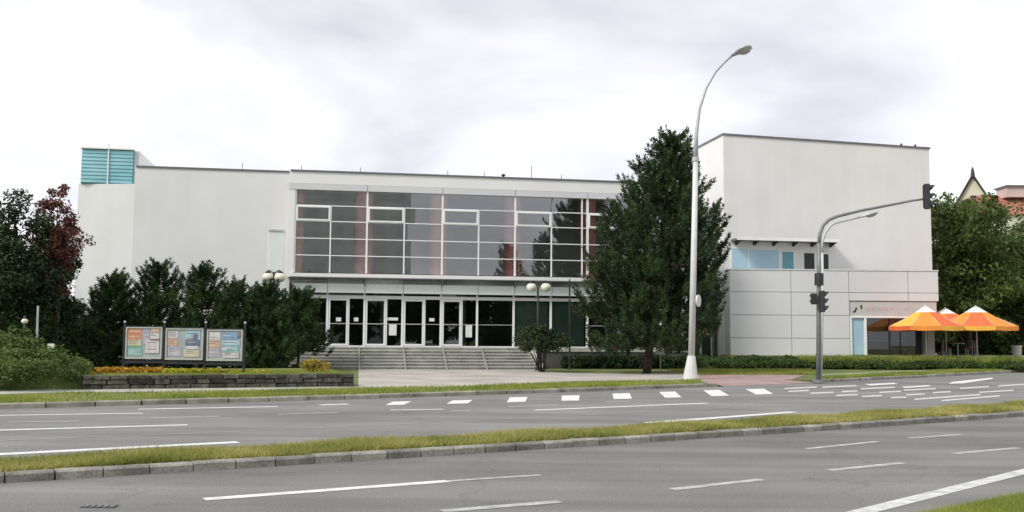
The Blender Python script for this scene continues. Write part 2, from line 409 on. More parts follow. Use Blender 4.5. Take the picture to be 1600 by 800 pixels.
def leaves(cen, rad, n, size, flat=0.75):
    """leaf-sized four-sided faces spread through clumps"""
    k = len(cen)
    c = np.repeat(cen, n, 0); r = np.repeat(rad, n)[:, None]
    d = unit(rng.normal(size=(k * n, 3)))
    p = c + d * r * rng.uniform(0.25, 1.0, (k * n, 1)) ** 0.6 * np.array([1, 1, flat])
    nn = unit(d * 0.6 + rng.normal(size=(k * n, 3)) * 0.7 + np.array([0, 0, 0.4]))
    x = unit(np.cross(nn, rng.normal(size=(k * n, 3)))); y = np.cross(nn, x)
    s = size * rng.uniform(0.6, 1.3, (k * n, 1))
    return np.stack([p - x * s, p + y * s * 0.55, p + x * s, p - y * s * 0.55], 1).reshape(-1, 3)
def blades(pts, h, w, lean=0.5):
    n = len(pts)
    a = rng.uniform(0, 2 * np.pi, n); s = np.stack([np.cos(a), np.sin(a), np.zeros(n)], 1)
    H = h * rng.uniform(0.45, 1.25, n)
    tip = pts + np.stack([rng.normal(size=n) * lean * H, rng.normal(size=n) * lean * H, H], 1)
    return np.stack([pts - s * w, pts + s * w, tip], 1).reshape(-1, 3)

# ------------------------------------------------------------------ ground, roads, kerbs
def ext(pl, a, b):
    p0 = pl[0] + (pl[0] - pl[1]).normalized() * a; p1 = pl[-1] + (pl[-1] - pl[-2]).normalized() * b
    return [p0] + pl + [p1]
def smooth_line(pts, step):
    """polyline resampled at even steps"""
    P = [Vector((p[0], p[1], 0)) for p in pts]; out = [P[0].copy()]; acc = 0.0
    for a, b in zip(P, P[1:]):
        L = (b - a).length; d = (b - a) / L; t = step - acc
        while t <= L: out.append(a + d * t); t += step
        acc = L - (t - step)
    return out
def fit(pts, deg):
    """one smooth curve y(x) through measured ground points"""
    x = [p[0] for p in pts]; y = [p[1] for p in pts]; c = np.polyfit(x, y, deg)
    return [Vector((float(t), float(np.polyval(c, t)), 0)) for t in np.linspace(min(x), max(x), 40)]
A_ = ext([G(1455, 811), G(1540, 793), G(1625, 777)], 60, 120)
B_ = ext(fit([G(0, 757), G(200, 742.5), G(400, 728.5), G(800, 706), G(1080, 687), G(1350, 668), G(1600, 651)], 2), 50, 90)
C_ = ext(fit([G(0, 716, .13), G(372, 697, .13), G(600, 686, .13), G(1010, 665.5, .13), G(1240, 650, .13), G(1600, 628, .13)], 2), 50, 90)
D_ = ext(fit([G(0, 638), G(200, 634), G(540, 624.5), G(800, 616), G(1130, 604), G(1280, 597), G(1600, 581)], 2), 60, 90)
g = MB().box(-260, 320, -160, 420, -0.3, -0.06).build('ground', 'lawn'); tag(g, kind='structure')
nr = MB().poly(A_ + B_[::-1], 0.0).build('near_road', 'asphalt'); tag(nr, kind='structure')
fr_ = MB().poly(C_ + D_[::-1], 0.0).build('far_road', 'asphalt_far'); tag(fr_, kind='structure')
vg = MB().poly([Vector((-90, -60, 0))] + A_ + [Vector((130, -60, 0))], -0.05, 0.03).build('near_verge', 'soil_grass'); tag(vg, kind='structure')
def side(pl, off):
    out = []
    for i, p in enumerate(pl):
        d = (pl[min(i + 1, len(pl) - 1)] - pl[max(i - 1, 0)]).normalized()
        out.append(p + Vector((-d.y, d.x, 0)) * off)
    return out
md = MB().poly(side(B_, 0.16) + C_[::-1], -0.05, 0.095).build('median', 'soil_grass'); tag(md, kind='structure')
LZ = 0.10
lw = MB().poly([p + Vector((-.55, .8, 0)) if G(1137, 604).x < p.x < G(1268, 598).x else p for p in side(D_, 0.13)] + [Vector((140, 250, 0)), Vector((-170, 250, 0))], -0.05, LZ).build('lawn', 'lawn'); tag(lw, kind='structure')

def stone_mesh(name, m, bev=0.08):
    b = MB(); b.box(-0.5, 0.5, -0.5, 0.5, -0.5, 0.5)
    me = bpy.data.meshes.new(name)
    # top edge chamfered
    v = [(-.5, -.5, -.5), (.5, -.5, -.5), (.5, .5, -.5), (-.5, .5, -.5), (-.5, -.5, .36), (.5, -.5, .36), (.5, .5, .5), (-.5, .5, .5), (-.5, -.34, .5), (.5, -.34, .5)]
    f = [(3, 2, 1, 0), (0, 1, 5, 4), (4, 5, 9, 8), (8, 9, 6, 7), (2, 3, 7, 6), (1, 2, 6, 9, 5), (3, 0, 4, 8, 7)]
    me.from_pydata(v, [], f); me.materials.append(MATS[m]); me.update()
    return me
def kerb(name, line, off, ln, w, h, m, label, lo, hi, gaps=()):
    root = empty(name, line[0]); tag(root, label, kind='structure')
    pts = smooth_line(side(line, off), ln); me = stone_mesh('kerb_stone', m)
    k = 0
    for a, b in zip(pts, pts[1:]):
        c = (a + b) / 2
        if not (lo < c.x < hi) or any(g0 < c.x < g1 for g0, g1 in gaps): continue
        d = b - a
        piece(me, 'kerb_stone', root, (c.x, c.y, h / 2 - 0.03 + random.uniform(-.006, .006)), math.atan2(d.y, d.x) + random.uniform(-.012, .012), (ln * random.uniform(.955, .985), w, h + 0.06), random.uniform(-.03, .03))
    return root
kerb('median_kerb', B_, 0.08, 0.5, 0.16, 0.105, 'kerb_stone', 'weathered grey stone kerb edging the grass median', -9, 21)
kerb('pavement_kerb', D_, 0.07, 1.0, 0.14, 0.12, 'kerb_stone_pale', 'pale stone kerb along the far edge of the road', -17, 42, [(G(1137, 604).x, G(1268, 598).x)])

def pquad(pts, z): return [G(x, y, z) for x, y in pts]
def marking(name, pts, parent, m, z=0.004):
    q = pquad(pts, z); b = MB().add(q, [tuple(range(len(q)))]); o = b.build(name, m, parent)
    me = o.data
    if me.polygons[0].normal.z < 0: me.flip_normals()
    return o
def stripe(x0, y0, x1, y1, w, parent, m='road_paint', name='lane_marking', z=0.004):
    a, b = G(x0, y0), G(x1, y1); d = (b - a).normalized(); n = Vector((-d.y, d.x, 0)) * w / 2
    mb = MB().add([(p.x, p.y, z) for p in (a - n, b - n, b + n, a + n)], [(0, 1, 2, 3)])
    return mb.build(name, m, parent)
for a in [(319, 780.5, 700, 752, .17), (700, 752, 845, 742.5, .10)]: stripe(*a, nr, 'road_paint' if a[4] > .15 else 'road_paint_worn')
for a in [(690, 799, 875, 784, .15), (1050, 765, 1190, 749.5, .14), (1260, 701.5, 1372, 690, .13), (1420, 685, 1502, 679, .13), (1295, 735, 1412, 723.5, .14), (1490, 709, 1592, 700, .14)]: stripe(*a, nr, 'road_paint_worn')
stripe(1300, 812, 1720, 707, .2, nr, 'road_paint_mid')
for a in [(-60, 650, 223, 646, .16), (216, 639.5, 435, 635.5, .2), (500, 633, 545, 631.5, .26), (-60, 674, 293, 664, .2), (835, 641, 1106, 630, .2), (-60, 713, 372, 691, .26), (1010, 661, 1240, 644, .26), (610, 641, 693, 639.5, .16)]: stripe(*a, fr_)
for a in [(12, 660, 123, 658, .14), (235, 653, 343, 650.5, .14), (435, 647.5, 528, 644.5, .14), (705, 642.5, 735, 641.5, .14), (795, 635.5, 872, 632.5, .14), (945, 628, 985, 627, .16)]: stripe(*a, fr_, 'road_paint_worn')
for a in [(-60, 691, 330, 676, .07), (330, 676, 700, 659.5, .07), (700, 659.5, 1060, 641, .07), (1060, 641, 1350, 625, .07)]: stripe(*a, fr_, 'tar_seam', 'tar_seam')
Z5 = lambda l, ox: [(ox + x / 2.963, 560 + y / 2.963) for x, y in l]
for l, ox in [([(212, 216), (300, 214), (335, 198), (250, 200)], 530), ([(497, 210), (595, 208), (618, 192), (525, 194)], 530), ([(775, 203), (862, 200), (872, 178), (790, 180)], 530),
              ([(1030, 196), (1110, 195), (1113, 170), (1030, 172)], 530), ([(1270, 188), (1355, 186), (1345, 160), (1265, 163)], 530), ([(1510, 182), (1585, 180), (1555, 153), (1480, 155)], 530),
              ([(155, 175), (235, 172), (190, 145), (115, 148)], 1060), ([(360, 167), (440, 164), (395, 140), (310, 142)], 1060)]:
    marking('crossing_block', Z5(l, ox), fr_, 'road_paint')
for zi_, (x0, y0, x1, y1) in enumerate([(1266, 614.5, 1302, 613), (1306, 618, 1340, 616.5), (1347, 619.5, 1378, 618), (1392, 621.5, 1416, 620.5), (1429, 624, 1532, 616.5), (1471, 626, 1562, 618.5),
                       (1232, 611.5, 1264, 610), (1315, 612, 1340, 610.8), (1374, 613, 1408, 611.5), (1416, 617, 1445, 615.5), (1458, 613.5, 1486, 612), (1285, 605, 1338, 602.6), (1500, 607, 1545, 604), (1560, 603, 1610, 600), (1226, 607.2, 1276, 604.8), (1345, 607.6, 1398, 605.2), (1412, 609.6, 1462, 607.2), (1530, 613, 1584, 609.8)]):
    t = 1.05
    marking('crossing_stripe', [(x0, y0 + t), (x1, y1 + t), (x1, y1 - t), (x0, y0 - t)], fr_, 'road_paint_mid', 0.0042 + .0004 * zi_)
marking('arrow_marking', [(1350, 600.2), (1396, 598), (1404, 600), (1360, 602.4)], fr_, 'road_paint', 0.0145)
marking('arrow_marking', [(1408, 604.4), (1450, 601.8), (1456, 603.6), (1414, 606.2)], fr_, 'road_paint', 0.0145)
marking('arrow_marking', [(1482, 599.6), (1488, 596.5), (1550, 590), (1552, 592), (1505, 599)], fr_, 'road_paint', 0.0145)
# drain in the near lane
dr = empty('drain_grate', G(155, 792)); tag(dr, 'dark iron drain grate set in the near lane', 'drain')
p = G(155, 792)
MB().box(p.x - .16, p.x + .16, p.y - .06, p.y + .06, -.02, .006).build('frame', 'dark_metal', dr)
for k in range(5): MB().box(p.x - .13 + k * .06, p.x - .10 + k * .06, p.y - .05, p.y + .05, .006, .012).build('bar', 'grey_steel', dr)

# paving
fc = [(560, 604.5), (600, 606.5), (830, 600.5), (1000, 595.5), (1092, 592.5), (1092, 583), (1010, 584), (880, 582.5), (836, 579), (830, 577), (560, 577)]
tag(MB().poly([G(x, y, LZ) for x, y in fc], LZ + .004).build('forecourt', 'paving'), kind='structure')
ra, rb = G(1133, 604).x, G(1271, 598).x
rd = [p for p in D_ if ra < p.x < rb]
def on_d(x): return Vector((x, float(np.interp(x, [p.x for p in D_], [p.y for p in D_])), 0))
rd = [on_d(x) for x in np.linspace(ra, rb, 9)]
ri = side(rd, .9)
rp = MB(); n_ = len(rd)
rp.add([(p.x, p.y - .02, .006) for p in rd] + [(p.x, p.y, LZ + .008) for p in ri], [(k, k + 1, n_ + k + 1, n_ + k) for k in range(n_ - 1)])
bp_ = [(p.x, p.y, LZ + .008) for p in ri] + [tuple(G(1262, 584, LZ + .008)), tuple(G(1092, 583, LZ + .008)), tuple(G(1092, 592.5, LZ + .008))]
rp.add(bp_, [tuple(range(len(bp_)))])
tag(rp.build('red_pavement', 'paving_red'), kind='structure')
tag(MB().poly([G(x, y, LZ) for x, y in [(-80, 618), (120, 613), (420, 611.5), (600, 606.5), (560, 604.2), (420, 605), (120, 606.5), (-80, 611)]], LZ + .006).build('footpath', 'path'), kind='structure')
tag(MB().poly([G(x, y, LZ) for x, y in [(1280, 590), (1450, 581), (1640, 571.5), (1640, 569), (1450, 578), (1275, 586)]], LZ + .006).build('side_path', 'path'), kind='structure')

# ------------------------------------------------------------------ the hall
PH = R_(10)
FM = Fr((-4.77, 49.5, 0), PH)
ROOF = FM.z(600, 272, .5)
hall = empty('concert_hall', FM.pt(0, 0, 0))
tag(hall, 'long white modern hall with a big gridded glass front and entrance steps', 'building')
sL = FM.s(206, 400); sT = FM.s(118, 400, -.62); sA = FM.s(449, 400, .5); sB = FM.s(918, 400, .42)
sEnd = FM.s(1070, 400, .0)
FL = FM.z(690, 542.5, -.1)         # entrance floor
CAN = FM.z(600, 434, .62)
wall = MB(); wall.fbox(FM, sL, sA + .1, -14, 0, -.1, ROOF); wall.build('wall', 'render_white', hall)
tz = FM.z(170, 286, -.05)
MB().hexa([FM.pt(a, o, z) for z in (-.1, tz) for a, o in ((sT, -.62), (sL - .002, -.03), (sL - .002, -9), (sT, -9))]).build('tower_wall', 'render_white', hall)
# tower lantern: pale box with teal glass louvres
lz = FM.z(170, 231, -.05); l0 = FM.s(126, 260, -.4); l1 = FM.s(208, 260, -.4)
MB().fbox(FM, l0, l1 + .22, -7, -.62, tz, lz).build('lantern_core', 'render_white', hall)
lan = empty('lantern_glazing', FM.pt((l0 + l1) / 2, 0, tz), hall)
MB().fbox(FM, l0, l1, -.619, -.52, tz + .002, lz - .01).build('backing', 'teal_dark', lan)
nrow = 9; hh = (lz - tz - .1) / nrow; mid = (l0 + l1) / 2 + .05
for r in range(nrow):
    for a, b in ((l0 + .03, mid - .03), (mid + .03, l1 - .02)):
        z0 = tz + .06 + r * hh
        MB().hexa([FM.pt(a, -.40, z0), FM.pt(b, -.40, z0), FM.pt(b, -.51, z0), FM.pt(a, -.51, z0), FM.pt(a, -.43, z0 + hh * .93), FM.pt(b, -.43, z0 + hh * .93), FM.pt(b, -.51, z0 + hh * .93), FM.pt(a, -.51, z0 + hh * .93)]).build('glass_louvre', 'teal_glass', lan)
MB().fbox(FM, mid - .028, mid + .028, -.52, -.36, tz, lz + .25).build('centre_post', 'white_frame', lan)
MB().fbox(FM, l0 - .03, l1 + .03, -.57, -.33, lz - .008, lz + .05).build('top_rail', 'white_frame', lan)
# roof and its dark coping
MB().fbox(FM, sA + .11, sEnd, -14, .48, ROOF - .3, ROOF - .02).build('roof', 'fascia_white', hall)
MB().fbox(FM, sL + .05, sA + .05, -.3, .05, ROOF - .005, ROOF + .075).build('coping', 'coping', hall)
MB().fbox(FM, sA + .055, sEnd, -.3, .56, ROOF - .006, ROOF + .07).build('coping', 'coping', hall)
for px in (378, 471, 563, 700, 757, 831, 878, 968):
    s = FM.s(px, 270, .3); MB().tube([FM.pt(s, .2, ROOF + .06), FM.pt(s, .2, ROOF + (.75 if px == 831 else .34))], .018, 6).build('lightning_rod', 'grey_steel', hall)
s = FM.s(787, 272, .3); MB().lathe(FM.pt(s, .2, ROOF + .07), [(.06, 0), (.06, .1), (.11, .12), (.11, .17), (.02, .2)], 10).build('roof_vent', 'dark_metal', hall)
# fascia box round the glass front: panels with fine joints
gtop = FM.z(460, 296, .42); ftop = ROOF - .31
gt2 = FM.z(460, 286, .5)
sG0 = FM.s(460, 400, .42)
cols = [FM.s(x, 400, .42) for x in (460, 515.5, 572.5, 631, 690.5, 747.5, 804.5, 861.5)] + [sB]
colsx = cols + [FM.s(975, 400, .42), FM.s(1032, 400, .42)]
MB().fbox(FM, sA, sEnd, -.4, .5, gt2 + .012, ROOF - .008).build('fascia', 'fascia_white', hall)
for a, b in zip([sA] + colsx[2::2], colsx[2::2] + [sEnd]):
    MB().fbox(FM, a + .012, b - .012, -.35, .52, gtop + .005, gt2).build('fascia_panel', 'panel_grey', hall)
MB().fbox(FM, sA, sG0 - .04, -.5, .5, CAN - .02, gtop).build('side_frame', 'fascia_white', hall)
MB().fbox(FM, sL + 3.0, sA - .01, -14, -.5, -.05, .2).build('floor_slab', 'interior_floor', hall)
# small window left of the glass front
w0, w1 = FM.s(418, 400), FM.s(443, 400); wz0, wz1 = FM.z(430, 437), FM.z(430, 358)
sw = MB().fbox(FM, w0, w1, -.1, .012, wz0, wz1).build('window', 'white_frame', hall)
MB().fbox(FM, w0 + .05, w1 - .05, -.05, .02, wz0 + .05, wz1 - .12).build('pane', 'frosted', sw)
MB().fbox(FM, w0 + .03, w1 - .03, -.05, .06, wz1 - .11, wz1 - .01).build('blind_box', 'galv', sw)

# upper glass front
rows = [gtop, FM.z(460, 320, .42), FM.z(460, 344.5, .42), FM.z(460, 371.5, .42), FM.z(460, 398, .42), FM.z(460, 425, .42)]
cw = empty('curtain_wall', FM.pt((sG0 + sB) / 2, .4, rows[-1]), hall)
def pane(fr, s0, s1, z0, z1, o, m, parent, name='pane', jit=.004):
    j = [random.uniform(-jit, jit) for _ in range(4)]
    q = [fr.pt(s0, o + j[0], z0), fr.pt(s1, o + j[1], z0), fr.pt(s1, o + j[1] + j[2], z1), fr.pt(s0, o + j[0] + j[2], z1)]
    return MB().add(q, [(0, 1, 2, 3)]).build(name, m, parent)
nb = len(colsx) - 1
for c in range(nb):
    for r in range(5):
        pane(FM, colsx[c], colsx[c + 1], rows[r + 1], rows[r], .38, 'pane_upper', cw)
for i, s in enumerate(colsx):
    w = .045 if i % 2 == 0 else .032
    top = rows[0] if i % 2 == 0 else rows[1]
    if i == 8:
        MB().fbox(FM, s - .32, s - .26, .36, .45, rows[-1], rows[0]).build('mullion', 'white_frame', cw)
        w = .055
    MB().fbox(FM, s - w, s + w, .34, .452, rows[-1], top).build('mullion', 'white_frame', cw)
for r in range(1, 5):
    for c in range(nb):
        t = .022
        MB().fbox(FM, colsx[c] + .03, colsx[c + 1] - .03, .35, .44, rows[r] - t, rows[r] + t).build('transom', 'white_frame', cw)
for c in range(0, nb, 2):                         # opening lights, thick white frames
    a, b, z0, z1 = colsx[c] + .046, colsx[c + 1] - .034, rows[2] + .024, rows[1] - .024
    t = .075
    f = MB()
    f.fbox(FM, a, b, .36, .475, z0, z0 + t); f.fbox(FM, a, b, .36, .475, z1 - t, z1); f.fbox(FM, a, a + t, .36, .474, z0 + t, z1 - t); f.fbox(FM, b - t, b, .36, .474, z0 + t, z1 - t)
    f.build('opening_light_frame', 'white_frame', cw)
# foyer behind the glass
zf = CAN - .05
MB().fbox(FM, sA + .12, sEnd - .1, -7, .28, zf - .25, zf).build('foyer_floor', 'interior_floor', hall)
MB().fbox(FM, sA + .12, sEnd - .1, -7.2, -7.0, zf, ROOF - .31).build('foyer_back_wall', 'interior_wall', hall)
MB().fbox(FM, sA + .12, sEnd - .1, -7.2, .3, ROOF - .36, ROOF - .305).build('foyer_ceiling', 'interior_wall', hall)
for i, px in enumerate((461, 570, 687, 803.5, 921)):
    s = FM.s(px + (-2 if i else 3), 400, -.1); r = .45 if i else .3
    MB().lathe(FM.pt(s, -.25, zf), [(r, 0), (r, ROOF - .37 - zf)], 20).build('red_column', 'red_paint', hall, smooth=False)
MB().fbox(FM, sEnd - .1, sEnd, -14, .4, -.1, ROOF - .31).build('end_wall', 'render_white', hall)
MB().fbox(FM, sL, sEnd, -14.3, -14.01, -.1, ROOF).build('back_wall', 'render_white', hall)
# canopy over the entrance
MB().fbox(FM, FM.s(453, 430, .95), FM.s(924, 430, .95), .10, .62, CAN, CAN + .17).build('canopy', 'fascia_white', hall)
MB().fbox(FM, FM.s(454, 430, .95), FM.s(923, 430, .95), .12, .64, CAN - .05, CAN - .002).build('soffit_shade_strip', 'coping', hall)  # dark strip standing in for the shadow under the canopy
lcols = [FM.s(x, 500, -.1) for x in (455, 511, 569, 628.5, 688.5, 745, 802, 860, 917, 975, 1032)]
pz0, pz1 = FM.z(690, 460, 0), CAN - .06
tz0, tz1 = FM.z(690, 468.5, -.1), FM.z(690, 463.5, -.1)
for a, b in zip(lcols, lcols[1:]):
    MB().fbox(FM, a + .012, b - .012, .22, .28, pz0, pz1).build('frosted_panel', 'frosted', hall)
for s in lcols[::2]:
    MB().hexa([FM.pt(s - .03, .31, CAN - .4), FM.pt(s + .03, .31, CAN - .4), FM.pt(s + .03, .285, CAN - .4), FM.pt(s - .03, .285, CAN - .4), FM.pt(s - .03, .55, CAN - .055), FM.pt(s + .03, .55, CAN - .055), FM.pt(s + .03, .285, CAN - .055), FM.pt(s - .03, .285, CAN - .055)]).build('canopy_bracket', 'grey_steel', hall)
# ground-floor glazing and doors
ent = empty('entrance_glazing', FM.pt((lcols[0] + lcols[8]) / 2, -.1, FL), hall)
for i, s in enumerate(lcols):
    MB().fbox(FM, s - .05, s + .05, -.2, .012, FL, pz0 - .002).build('mullion', 'white_frame', ent)
for a, b in zip(lcols, lcols[1:]):
    MB().fbox(FM, a + .05, b - .05, -.15, -.02, tz0, tz1).build('transom', 'white_frame', ent)
    pane(FM, a + .05, b - .05, tz1, pz0, -.09, 'pane_lower', ent)
    MB().fbox(FM, a + .05, b - .05, -.14, -.03, FL + .001, FL + .06).build('bottom_rail', 'white_frame', ent)
zm = FM.z(690, 507, -.1)
for i in range(len(lcols) - 1):
    a, b = lcols[i] + .05, lcols[i + 1] - .05
    if 1 <= i <= 4:      # door leaf on the left, fixed light on the right
        m = a + (b - a) * .56
        d = MB(); t = .085
        d.fbox(FM, a + .01, a + .01 + t, -.13, -.005, FL + .065, tz0 - .01); d.fbox(FM, m - t, m, -.13, -.005, FL + .065, tz0 - .01)
        d.fbox(FM, a + .01 + t, m - t, -.13, -.006, FL + .065, FL + .065 + t); d.fbox(FM, a + .01 + t, m - t, -.13, -.006, tz0 - .01 - t, tz0 - .01)
        dd = d.build('door', 'white_frame', hall)
        pane(FM, a + .08, m - .07, FL + .14, tz0 - .08, -.07, 'pane_lower', dd)
        MB().fbox(FM, a + .095, m - .085, -.05, .03, zm - .02, zm + .02).build('push_bar', 'galv', dd)
        MB().fbox(FM, m + .005, m + .075, -.14, -.02, FL + .062, tz0 - .003).build('door_post', 'white_frame', ent)
        pane(FM, m + .075, b, FL + .06, tz0, -.09, 'pane_lower', ent)
    else:
        pane(FM, a, b, FL + .06, tz0, -.09, 'pane_lower', ent)
    if i not in (6, 7):
        MB().fbox(FM, a, b, -.11, -.07, zm - .015, zm + .015).build('rail', 'galv', ent)
for i in (6, 7):         # pale green blinds behind two windows
    MB().fbox(FM, lcols[i] + .07, lcols[i + 1] - .07, -.5, -.46, FL + .02, tz0 - .02).build('blind', 'blind_green', hall)
for px0, px1, y0, y1 in [(525, 533, 496, 502), (553, 560, 496, 502), (605, 622, 496, 500.5), (608, 620, 506, 524), (671, 679, 497, 502), (728, 738, 508, 527)]:
    MB().fbox(FM, FM.s(px0, 500), FM.s(px1, 500), -.1, .0 if px0 < 540 else -.075, FM.z(px0, y1), FM.z(px0, y0)).build('paper_notice', 'paper', ent)
MB().fbox(FM, sA + .1, sEnd - .1, -7, -.21, FL - .3, FL - .002).build('hall_floor', 'interior_floor', hall)
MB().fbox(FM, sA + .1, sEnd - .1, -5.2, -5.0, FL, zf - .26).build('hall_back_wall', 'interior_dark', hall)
for px in (600, 720, 840): 
    s = FM.s(px, 500, -3); MB().lathe(FM.pt(s, -2.6, FL), [(.22, 0), (.22, zf - .26 - FL)], 14).build('inner_column', 'interior_wall', hall)
# terrace and steps
NST = 7; rise = (FL - LZ) / NST; tread = .30
x0s, x1s = FM.s(428, 560, 1.0), FM.s(822, 560, 1.0)
MB().fbox(FM, FM.s(400, 560, 0), sEnd, -.20, 1.0, -.05, FL - .003).build('terrace', 'stone_step', hall)
MB().fbox(FM, x1s + .35, sEnd, 1.002, 1.25, -.05, FL - .18).build('terrace_wall', 'plinth_dark', hall)
MB().fbox(FM, x1s + .33, sEnd, .95, 1.30, FL - .178, FL + .03).build('terrace_coping', 'stone_step', hall)
st = empty('entrance_steps', FM.pt((x0s + x1s) / 2, 2, LZ), hall)
for k in range(NST - 1):
    zt = FL - rise * (k + 1); o1 = 1.0 + tread * (k + 1)
    ex = .05 * (k + 1)
    MB().fbox(FM, x0s - ex, x1s + ex, o1 - tread - .05, o1 - .03, -.04, zt - .05).build('riser', 'stone_riser', st)
    MB().fbox(FM, x0s - ex, x1s + ex, o1 - tread - .031, o1, zt - .049, zt).build('tread', 'stone_step', st)
MB().fbox(FM, x0s, x1s, .9, 1.03, FL - .05, FL + .002).build('tread', 'stone_step', st)
oe = 1.0 + tread * (NST - 1)
for px in (561, 632, 695, 757):
    s = FM.s(px, 560, 2)
    MB().hexa([FM.pt(s - .04, oe + .2, LZ), FM.pt(s + .04, oe + .2, LZ), FM.pt(s + .04, 1.0, LZ), FM.pt(s - .04, 1.0, LZ), FM.pt(s - .04, oe + .2, LZ + .02), FM.pt(s + .04, oe + .2, LZ + .02), FM.pt(s + .04, 1.0, FL + .015), FM.pt(s - .04, 1.0, FL + .015)]).build('stringer', 'stone_riser', st)
MB().hexa([FM.pt(x1s, oe + .2, LZ), FM.pt(x1s + .55, oe + .2, LZ), FM.pt(x1s + .34, .98, LZ), FM.pt(x1s + .05, .98, LZ), FM.pt(x1s + .25, oe + .2, LZ + .1), FM.pt(x1s + .55, oe + .2, LZ + .1), FM.pt(x1s + .34, .98, FL - .01), FM.pt(x1s + .05, .98, FL - .01)]).build('cheek_wall', 'stone_step', st)

# ------------------------------------------------------------------ the annex: grey pavilion, white stage block, glass link
YA = 55.0
FA = Fr((0, YA, 0), 0.0)
cb = V(1131, 300, 56.3)
FB = Fr((cb.x, cb.y, 0), PH)
annex = empty('stage_annex', (cb.x + 5, YA, 0))
tag(annex, 'tall windowless white block above a low grey panelled pavilion with a shop', 'building')
bz = FB.z(1131, 211, 0); be = FB.s(1454, 320, 0); bz2 = FB.z(1453, 233, 0)
dep = 4.3
q = [(0, 0), (be, 0), (be, -dep), (0, -dep)]
MB().hexa([FB.pt(s, o, -.1) for s, o in q] + [FB.pt(0, 0, bz), FB.pt(be, 0, bz2), FB.pt(be, -dep, bz2), FB.pt(0, -dep, bz)]).build('block_wall', 'render_warm', annex)
MB().hexa([FB.pt(s, o, z) for s, o, z in [(-.06, .06, bz), (be + .06, .06, bz2), (be + .06, -dep - .06, bz2), (-.06, -dep - .06, bz), (-.06, .06, bz + .1), (be + .06, .06, bz2 + .1), (be + .06, -dep - .06, bz2 + .1), (-.06, -dep - .06, bz + .1)]]).build('coping', 'coping', annex)
for s in (be * .86, be * .93): MB().fbox(FB, s, s + .07, -.1, .02, bz2 + .1 + (bz - bz2) * (1 - s / be), bz2 + .22 + (bz - bz2) * (1 - s / be)).build('roof_fixing', 'dark_metal', annex)
bl = bz - 1.15
MB().fbox(FB, .02, be - .5, -dep - 9, -dep - .07, -.1, bl).build('rear_wall', 'render_warm', annex)
MB().fbox(FB, -.06, be - .5, -dep - 9, -dep - .065, bl + .001, bl + .12).build('coping', 'coping', annex)
sw2 = empty('side_window', FB.pt(0, -dep - 2, 6), annex)
zt_, zb_ = V(1095, 333, 60).z, V(1095, 424, 60).z
MB().fbox(FB, -.08, .018, -dep - 7, -.9, zb_, zt_).build('frame', 'white_frame', sw2)
for k in range(4): MB().fbox(FB, -.10, -.082, -dep - 6.9 + k * 2.5, -dep - 6.9 + k * 2.5 + 2.35, zb_ + .08, zt_ - .08).build('pane', 'blind_green', sw2)
# pavilion of grey panels
ax = lambda x: FA.s(x, 450, 0)
az = lambda y, x=1240: FA.z(x, y, 0)
a0, a1 = ax(1140.5), ax(1466.5); atop = az(421.5); as0 = ax(1326)
MB().fbox(FA, a0 + .06, as0, -1.1, -.08, .1, atop - .06).build('pavilion_core', 'joint_dark', annex)
MB().fbox(FA, as0, a1 - .06, -1.1, -.08, az(470), atop - .06).build('pavilion_core', 'joint_dark', annex)
MB().fbox(FA, a0 - .02, a1 + .02, -1.3, .03, atop - .03, atop + .04).build('parapet_cap', 'galv_pale', annex)
cx_ = [1140.5, 1236, 1326.5, 1419, 1466.5]; ry = [421.5, 456.5, 492.5, 528.5, 563]
jt = .013
for i in range(4):
    for j in range(4):
        s0, s1 = ax(cx_[i]) + jt, ax(cx_[i + 1]) - jt
        z1, z0 = az(ry[j]) - jt, az(ry[j + 1]) + jt
        if j == 0: z1 -= .03
        if i >= 2 and j >= 1:
            if j > 1: continue
            z0 = az(469)
        MB().fbox(FA, s0, s1, -.078, 0, z0, z1).build('wall_panel', 'panel_grey', annex, bevel=.008)
MB().fbox(FA, a0, a0 + .055, -1.2, -.002, .1, atop - .065).build('corner_trim', 'galv_pale', annex)
# shop in the pavilion
TZ = .78
szt, szb = az(493.5), TZ
MB().fbox(FA, ax(1327), a1 - .12, -.2, -.06, szt + .02, az(470) - .02).build('sign_strip', 'sign_strip', annex)
MB().fbox(FA, ax(1327), a1 - .1, -.2, -.03, szt - .08, szt + .018).build('shop_lintel', 'white_frame', annex)
sg = empty('sign_lettering', FA.pt(ax(1370), -.05, szt + .3), annex)
def stroke(x0, y0, x1, y1, w, m):
    a = FA.pt(FA.s(x0, y0), -.055, FA.z(x0, y0)); b = FA.pt(FA.s(x1, y1), -.055, FA.z(x1, y1)); d = (b - a).normalized(); n = Vector((-d.z, 0, d.x)) * w
    o = Vector((0, .02, 0))
    MB().hexa([a - n, b - n, b - n + o, a - n + o, a + n, b + n, b + n + o, a + n + o]).build('letter_stroke', m, sg)
stroke(1339, 480.5, 1337, 486, .05, 'dark_metal'); stroke(1337.5, 486.3, 1333.5, 487.6, .05, 'dark_metal'); stroke(1346, 476.5, 1347, 482.5, .05, 'dark_metal')
xx = 1356.0
for k in range(16):
    if k not in (8, 10):
        m = 'sign_red' if k < 9 else 'galv'
        stroke(xx, 480.5, xx, 485.5, .03, m)
        if k % 3 == 0: stroke(xx + .8, 480.8, xx + 2.6, 480.8, .02, m)
        if k % 3 != 1: stroke(xx + .8, 485.2, xx + 2.6, 485.2, .02, m)
        if k % 2: stroke(xx + 3.0, 480.5, xx + 3.0, 485.5, .025, m)
    xx += 5.2
shop = empty('shop_front', FA.pt(ax(1390), -.3, TZ), annex)
for x in (1328.5, 1351.5): MB().fbox(FA, ax(x) - .06, ax(x) + .06, -.3, -.04, szb, szt - .082).build('window_post', 'white_frame', shop)
